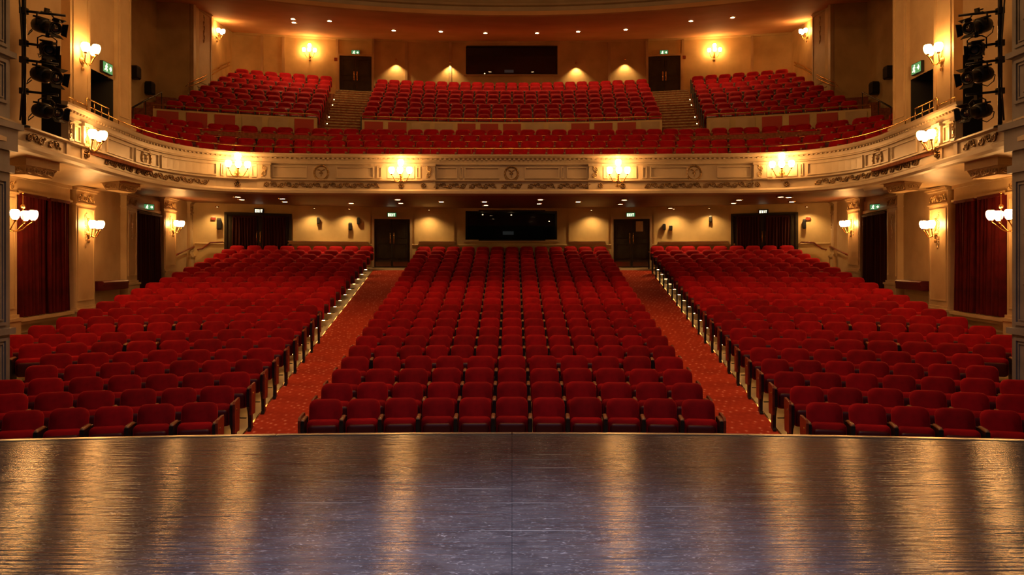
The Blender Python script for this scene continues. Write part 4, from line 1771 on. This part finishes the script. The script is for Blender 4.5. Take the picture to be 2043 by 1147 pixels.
def exit_sign(loc, rz, label, w=0.36, h=0.17, words=True, dark=False):
    t = thing('exit_sign', label, 'sign', loc, rz, 'lit exit signs')
    mb = MB()
    mb.box(-w / 2 - 0.015, w / 2 + 0.015, -0.07, 0.0, -h / 2 - 0.015, h / 2 + 0.015)
    mb.build('housing', BLACK, t)
    mb = MB()
    mb.box(-w / 2, w / 2, -0.078, -0.07, -h / 2, h / 2)
    mb.build('face', BLACK if dark else SIGNG, t)
    mb = MB()
    y0, y1 = -0.083, -0.078

    def stroke(x0, z0, x1, z1, tk):
        d = Vector((x1 - x0, z1 - z0)).normalized()
        nx, nz = -d.y * tk / 2, d.x * tk / 2
        q = [(x0 + nx, z0 + nz), (x0 - nx, z0 - nz), (x1 - nx, z1 - nz), (x1 + nx, z1 + nz)]
        mb.hexa([(a, y0, b) for a, b in q], [(a, y1, b) for a, b in q])
    if words:
        H, W, tk = h * 0.34, w * 0.075, h * 0.15
        for cx, ch in ((-0.33, 'E'), (-0.11, 'X'), (0.09, 'I'), (0.29, 'T')):
            c = cx * w
            if ch == 'E':
                stroke(c - W, -H, c - W, H, tk)
                for z in (-H + tk / 2, 0, H - tk / 2):
                    stroke(c - W, z, c + W, z, tk)
            elif ch == 'X':
                stroke(c - W, -H, c + W, H, tk)
                stroke(c - W, H, c + W, -H, tk)
            elif ch == 'I':
                stroke(c, -H, c, H, tk)
            else:
                stroke(c, -H, c, H, tk)
                stroke(c - W * 1.2, H - tk / 2, c + W * 1.2, H - tk / 2, tk)
    else:
        u = h / 10
        mb.lathe([(0.0, 0.004), (u * 0.9, 0.004), (u * 0.9, 0.0)], 8, 0, Matrix.Translation((-w * 0.16, -0.079, 3.2 * u)) @ Matrix.Rotation(pi / 2, 4, 'X'))
        for a in ((-0.6, 2.0, -1.2, -0.6, 1.6), (-1.2, -0.6, 0.6, -1.8, 1.1), (0.6, -1.8, 0.2, -3.8, 1.0), (-1.2, -0.6, -2.2, -2.4, 1.1), (-2.2, -2.4, -3.8, -2.6, 1.0), (-0.6, 1.8, 1.4, 0.6, 0.9), (-0.7, 1.8, -2.6, 0.4, 0.9)):
            stroke(-w * 0.16 + a[0] * u, a[1] * u, -w * 0.16 + a[2] * u, a[3] * u, a[4] * u)
        stroke(w * 0.14, 0, w * 0.36, 0, u * 1.3)
        stroke(w * 0.36, 0, w * 0.26, 2.2 * u, u * 1.2)
        stroke(w * 0.36, 0, w * 0.26, -2.2 * u, u * 1.2)
    mb.build('lettering' if words else 'pictogram', SIGNW, t)


for x, y, dk, lab in ((781, 429, False, 'lit exit sign above the left aisle door'), (1258, 429, False, 'lit exit sign above the right aisle door'),
                      (516, 421, True, 'dark exit sign above the left wide back doorway'), (1523, 423, True, 'dark exit sign above the right wide back doorway')):
    p, th = back_frame(x, 0.0)
    p.z = EYE + (HY - y) * p.y / FPX
    exit_sign(p, th, lab, 0.32, 0.16, True, dk)
for x, lab in ((709, 'lit exit sign above the left balcony door'), (1324, 'lit exit sign above the right balcony door')):
    p, th = up_frame(x, 0.0)
    p.z = EYE + (HY - 105.5) * p.y / FPX
    exit_sign(p, th, lab, 0.36, 0.19, False)
for s in (-1, 1):
    side = 'left' if s < 0 else 'right'
    p, th = side_frame(s, side_y(287), 0.10)
    p.z = EYE + (HY - 413) * p.y / FPX
    exit_sign(p, th + s * 0.75, 'lit exit sign over the dark %s side exit curtain' % side, 0.30, 0.15, False)
    exit_sign(Vector((s * 9.08, 16.2, EYE + (HY - 136) * 16.2 / FPX)), atan2(-s, 0), 'lit exit sign over the %s box doorway' % side, 0.36, 0.22, False)

# ------------------------------------------------------------------ handrails, shelves and small wall fittings
for s in (-1, 1):
    side = 'left' if s < 0 else 'right'
    t = thing('handrail', 'sloping wooden handrail on the rear %s side wall of the stalls' % side, 'handrail')
    mb = MB()
    P = []
    for x, y in ((340, 510), (352, 504), (382, 491)):
        p, th = side_frame(s, side_y(x), 0.13)
        P.append((p.x, p.y, EYE + (HY - y) * p.y / FPX))
    mb.tube(P, 0.03, 6)
    mb.build('rail', WOODRED, t)
    mb = MB()
    for q in P:
        mb.tube([q, (q[0] + s * 0.12, q[1], q[2] - 0.06)], 0.012, 5)
    mb.build('bracket', BRASS, t)
    t = thing('handrail', 'stepped wooden handrail on the stalls back wall, %s corner' % side, 'handrail')
    mb = MB()
    P = []
    for x, y in ((392, 498), (402, 496), (418, 484), (444, 483)):
        p, th = back_frame(x if s < 0 else 2 * CX - x, 0.13)
        P.append((p.x, p.y, EYE + (HY - y) * p.y / FPX))
    mb.tube(P, 0.03, 6)
    mb.build('rail', WOODRED, t)
    mb = MB()
    for q in (P[0], P[3]):
        mb.tube([q, (q[0], q[1] + 0.13, q[2] - 0.05)], 0.012, 5)
    mb.build('bracket', BRASS, t)
    t = thing('handrail', 'brass handrail climbing the balcony side wall, %s side' % side, 'handrail')
    for kk, dz in (('rail', 0.0), ('lower_rail', -0.14)):
        mb = MB()
        P = []
        for x, y in ((377, 165), (405, 153), (440, 132), (458, 124)):
            q = (CX - x) / FPX
            d = (12.0 - 0.1554 * 27.6 - 0.14) / (q - 0.1554)
            P.append((s * q * d, d, EYE + (HY - y) * d / FPX + dz))
        mb.tube(P, 0.022, 6)
        mb.build(kk, BRASS, t)
    mb = MB()
    for q in P:
        mb.tube([(q[0], q[1], q[2] + .14), (q[0] + s * 0.13, q[1], q[2])], 0.012, 5)
    mb.build('bracket', BRASS, t)
    t = thing('handrail', 'dark stair rail in the recess beside the %s end of the front rows' % side, 'handrail')
    A = [px(265, 214, 21.0), px(290, 200, 22.5), px(322, 184, 24.0)]
    A = [Vector((-s * v.x, v.y, v.z)) for v in A]
    mb = MB()
    mb.tube(A, 0.025, 6)
    mb.build('rail', IRON, t)
    mb = MB()
    for q in A:
        mb.tube([q, (q.x, q.y, q.z - 1.0)], 0.014, 5)
    mb.build('post', IRON, t)

for i, (xa, xb, lab) in enumerate(((575, 735, 'pale shelf along the stalls back wall, between the left doors'), (836, 908, 'pale shelf along the stalls back wall, left of the booth window'),
                                   (1136, 1206, 'pale shelf along the stalls back wall, right of the booth window'), (1312, 1452, 'pale shelf along the stalls back wall, between the right doors'))):
    p, th = back_frame((xa + xb) / 2, 0.0)
    q0, _ = back_frame(xa)
    q1, _ = back_frame(xb)
    ln = (q1 - q0).length
    t = thing('wall_shelf', lab, 'shelf', (p.x, p.y, EYE + (HY - 483) * p.y / FPX), th)
    mb = MB()
    mb.box(-ln / 2, ln / 2, -0.24, 0.04, 0.0, 0.035)
    mb.build('board', PLASTER, t)
    mb = MB()
    mb.box(-ln / 2 + 0.03, ln / 2 - 0.03, -0.18, 0.04, -0.10, 0.0)
    mb.build('apron', PLASTER_D, t)

# dado rail and panel mouldings on the back walls
tr2 = struct('trim_2', 'moulded dado rail and upright panel mouldings on the stalls back wall')
for xa, xb in ((388, 458), (573, 744), (820, 1221), (1298, 1466), (1581, 1655)):
    mb = MB()
    n = 12
    rings = []
    for i in range(n + 1):
        p, th = back_frame(xa + (xb - xa) * i / n, 0.0)
        d = Vector((sin(th), -cos(th), 0))
        rings.append([tuple(Vector((p.x, p.y, 0)) + d * o + Vector((0, 0, z))) for o, z in ((-.02, 2.40), (0.03, 2.40), (0.045, 2.44), (0.03, 2.47), (-.02, 2.47))])
    mb.rings(rings, 0, False)
    mb.build('dado_rail', PLASTER_D, tr2)
for x in (585, 737, 827, 905, 1135, 1213, 1305, 1458, 450, 1590):
    p, th = back_frame(x, 0.0)
    mb = MB()
    M = Matrix.Translation((p.x, p.y, 0)) @ Matrix.Rotation(th, 4, 'Z')
    mb.box(-0.05, 0.05, -0.03, 0.02, 2.47, 3.9, 0, M)
    mb.box(-0.02, 0.02, -0.045, 0.02, 2.47, 3.9, 0, M)
    mb.build('upright_moulding', PLASTER_D, tr2)
tr3 = struct('trim_7', 'upright mouldings and cornice on the balcony back wall')
for x in (522, 565, 672, 744, 810, 898, 1215, 1290, 1362, 1500):
    p, th = up_frame(x, 0.0)
    mb = MB()
    M = Matrix.Translation((p.x, p.y, 0)) @ Matrix.Rotation(th, 4, 'Z')
    mb.box(-0.06, 0.06, -0.05 if x not in (744, 1290) else -0.16, 0.02, 8.9, 12.38, 0, M)
    mb.build('upright_moulding', PLASTER, tr3)
for xa, xb in ((470, 742), (742, 1292), (1292, 1570)):
    mb = MB()
    rings = []
    for i in range(13):
        p, th = up_frame(xa + (xb - xa) * i / 12, 0.0)
        d = Vector((sin(th), -cos(th), 0))
        rings.append([tuple(Vector((p.x, p.y, 0)) + d * o + Vector((0, 0, z))) for o, z in ((-.02, 12.28), (0.04, 12.30), (0.10, 12.40), (-.02, 12.40))])
    mb.rings(rings, 0, False)
    mb.build('cornice', PLASTER_D, tr3)


def fitting(name, loc, rz, label, cat, w, h, dep, m):
    t = thing(name, label, cat, loc, rz)
    mb = MB()
    z = [(0.75, 0.0), (1.0, 0.12), (1.0, 0.85), (0.8, 1.0)]
    rings = [[(-w / 2 * a, -dep * (0.6 + 0.4 * a), h * (b - .5)), (w / 2 * a, -dep * (0.6 + 0.4 * a), h * (b - .5)), (w / 2 * a, -0.02, h * (b - .5)), (-w / 2 * a, -0.02, h * (b - .5))] for a, b in z]
    mb.rings(rings, 0, False)
    mb.build('cabinet', m, t)
    mb = MB()
    mb.box(-w * 0.2, w * 0.2, -0.03, 0.01, -h * 0.3, h * 0.3)
    mb.build('wall_bracket', IRON, t)
    return t


fits = [(436, 447, .16, .42, 'loudspeaker on the stalls back wall, by the left corner'), (634, 440, .10, .26, 'loudspeaker on the stalls back wall, over the left shelf'),
        (698, 452, .13, .30, 'loudspeaker on the stalls back wall, left of the left aisle door'), (714, 441, .10, .26, 'slim loudspeaker nearest the left aisle door'),
        (1325, 453, .12, .24, 'loudspeaker on the stalls back wall, right of the right aisle door'), (1338, 455, .13, .20, 'squat loudspeaker on the stalls back wall, over the right shelf'),
        (1417, 437, .10, .24, 'loudspeaker high on the stalls back wall, over the right shelf'), (1605, 447, .11, .36, 'loudspeaker on the stalls back wall, by the right corner')]
for x, y, w, h, lab in fits:
    p, th = back_frame(x, 0.0)
    p.z = EYE + (HY - y) * p.y / FPX
    fitting('wall_speaker', p, th, 'small black ' + lab, 'speaker', w, h, 0.14, BLACK)
for x, y, lab in ((425, 436, 'left'), (1612, 436, 'right')):
    p, th = back_frame(x, 0.0)
    p.z = EYE + (HY - y) * p.y / FPX
    fitting('alarm_box', p, th, 'small dark alarm box high beside the loudspeaker in the %s corner' % lab, 'alarm', .16, .12, 0.06, WOODRED)
for x, y, lab in ((670, 119, 'left'), (1364, 115, 'right')):
    p, th = up_frame(x, 0.0)
    p.z = EYE + (HY - y) * p.y / FPX
    fitting('alarm_box', p, th, 'small dark alarm box on the balcony back wall beside the %s door' % lab, 'alarm', .16, .16, 0.07, WOODRED)
for s in (-1, 1):
    side = 'left' if s < 0 else 'right'
    for d, y, lab in ((25.2, 145, 'upper'), (26.2, 176, 'lower')):
        fitting('wall_speaker', Vector((s * 13.18, d, EYE + (HY - y) * d / FPX)), atan2(-s, 0), '%s black loudspeaker on the dark recess wall, %s side of the balcony' % (lab, side), 'speaker', .3, .45, .25, BLACK)

# ------------------------------------------------------------------ lighting booms with stage lanterns


def lantern(loc, rz, rx, label, sc=1.0):
    t = thing('stage_lantern', label, 'spotlight', loc, rz, 'black stage lanterns on the booms', rx)
    t.scale = (sc, sc, sc)
    R = Matrix.Rotation(pi / 2, 4, 'X')          # lathe axis z -> -y
    mb = MB()
    mb.lathe([(0.0, -0.24), (0.08, -0.24), (0.115, -0.19), (0.125, -0.10), (0.125, 0.04), (0.10, 0.07), (0.0, 0.07)], 12, 0, R)
    for k in range(4):
        mb.box(-0.10, 0.10, 0.05 + 0.04 * k, 0.065 + 0.04 * k, 0.11, 0.14)
    mb.build('body', BLACK, t)
    mb = MB()
    mb.lathe([(0.0, 0.06), (0.088, 0.06), (0.092, 0.26), (0.105, 0.27), (0.105, 0.31), (0.085, 0.31), (0.08, 0.28), (0.0, 0.28)], 12, 0, R)
    mb.build('lens_tube', BLACK, t)
    mb = MB()
    mb.lathe([(0.0, 0.295), (0.05, 0.292), (0.078, 0.282), (0.0, 0.281)], 12, 0, R)
    mb.build('lens', LENS, t)
    mb = MB()
    mb.tube([(-0.145, 0.0, -0.02), (-0.15, 0.0, 0.17), (-0.08, 0.0, 0.22), (0.08, 0.0, 0.22), (0.15, 0.0, 0.17), (0.145, 0.0, -0.02)], 0.013, 6)
    mb.build('yoke', BLACK, t)
    mb = MB()
    mb.box(-0.03, 0.03, -0.03, 0.03, 0.20, 0.30)
    mb.tube([(0, 0.0, 0.26), (0.09, 0.02, 0.26)], 0.012, 6)
    mb.build('clamp', BLACK, t)
    mb = MB()
    for sg in (-1, 1):
        mb.hexa([(sg * 0.10, -0.30, -0.09), (sg * 0.10, -0.30, 0.09), (sg * 0.108, -0.30, 0.09), (sg * 0.108, -0.30, -0.09)],
                [(sg * 0.15, -0.375, -0.11), (sg * 0.15, -0.375, 0.11), (sg * 0.158, -0.375, 0.11), (sg * 0.158, -0.375, -0.11)])
        mb.hexa([(-0.09, -0.30, sg * 0.10), (0.09, -0.30, sg * 0.10), (0.09, -0.30, sg * 0.108), (-0.09, -0.30, sg * 0.108)],
                [(-0.11, -0.375, sg * 0.15), (0.11, -0.375, sg * 0.15), (0.11, -0.375, sg * 0.158), (-0.11, -0.375, sg * 0.158)])
    mb.build('barn_doors', BLACK, t)
    mb = MB()
    mb.tube([(0.02, 0.24, 0.0), (0.03, 0.32, -0.05), (-0.02, 0.34, -0.14), (-0.08, 0.26, -0.2), (-0.12, 0.1, -0.12)], 0.009, 5)
    mb.build('cable', BLACK, t)


for s in (-1, 1):
    side = 'left' if s < 0 else 'right'
    bx, by = s * 8.16, 12.15
    bm_ = thing('lighting_boom', 'tall black vertical lighting pole beside the %s proscenium' % side, 'pole', (bx, by, 4.02))
    mb = MB()
    mb.tube([(0, 0, 0), (0, 0, 4.5)], 0.035, 8)
    mb.lathe([(0.10, 0.0), (0.10, 0.02), (0.04, 0.04)], 10)
    mb.build('pole', BLACK, bm_)
    for zz, ln in ((5.96, 0.62), (5.42, 0.5), (5.14, 0.5), (4.62, 0.5)):
        mb = MB()
        mb.tube([(0, 0, zz - 4.02), (-s * ln, 0.12, zz - 4.02 - 0.04)], 0.022, 6)
        mb.box(-0.05, 0.05, -0.05, 0.05, zz - 4.07, zz - 3.97)
        mb.build('boom_arm', BLACK, bm_)
    mb = MB()
    mb.tube([(s * 0.03, -0.05, 0.1), (-s * 0.05, -0.07, 1.0), (s * 0.04, -0.06, 2.2), (0, -0.05, 4.4)], 0.014, 5)
    mb.build('cable', BLACK, bm_)
    for i, (x, y, rz_, rx_, sc) in enumerate(((88, 52, 66, 14, 1.0), (93, 97, 40, 18, 0.92), (88, 150, 68, 14, 1.05), (90, 222, 72, 10, 0.98))):
        p = px(x, y, 12.3)
        p.x *= -s
        lantern(p, -s * radians(rz_), radians(rx_), 'black stage lantern on the %s boom, %s' % (side, ['topmost', 'second from the top', 'third from the top', 'lowest'][i]), sc)
    # the lanterns' suspension rods
print('seats', len(seats), 'individual', len(ind), 'spots', len(spots), 'tris stuff', len(F) * 2)
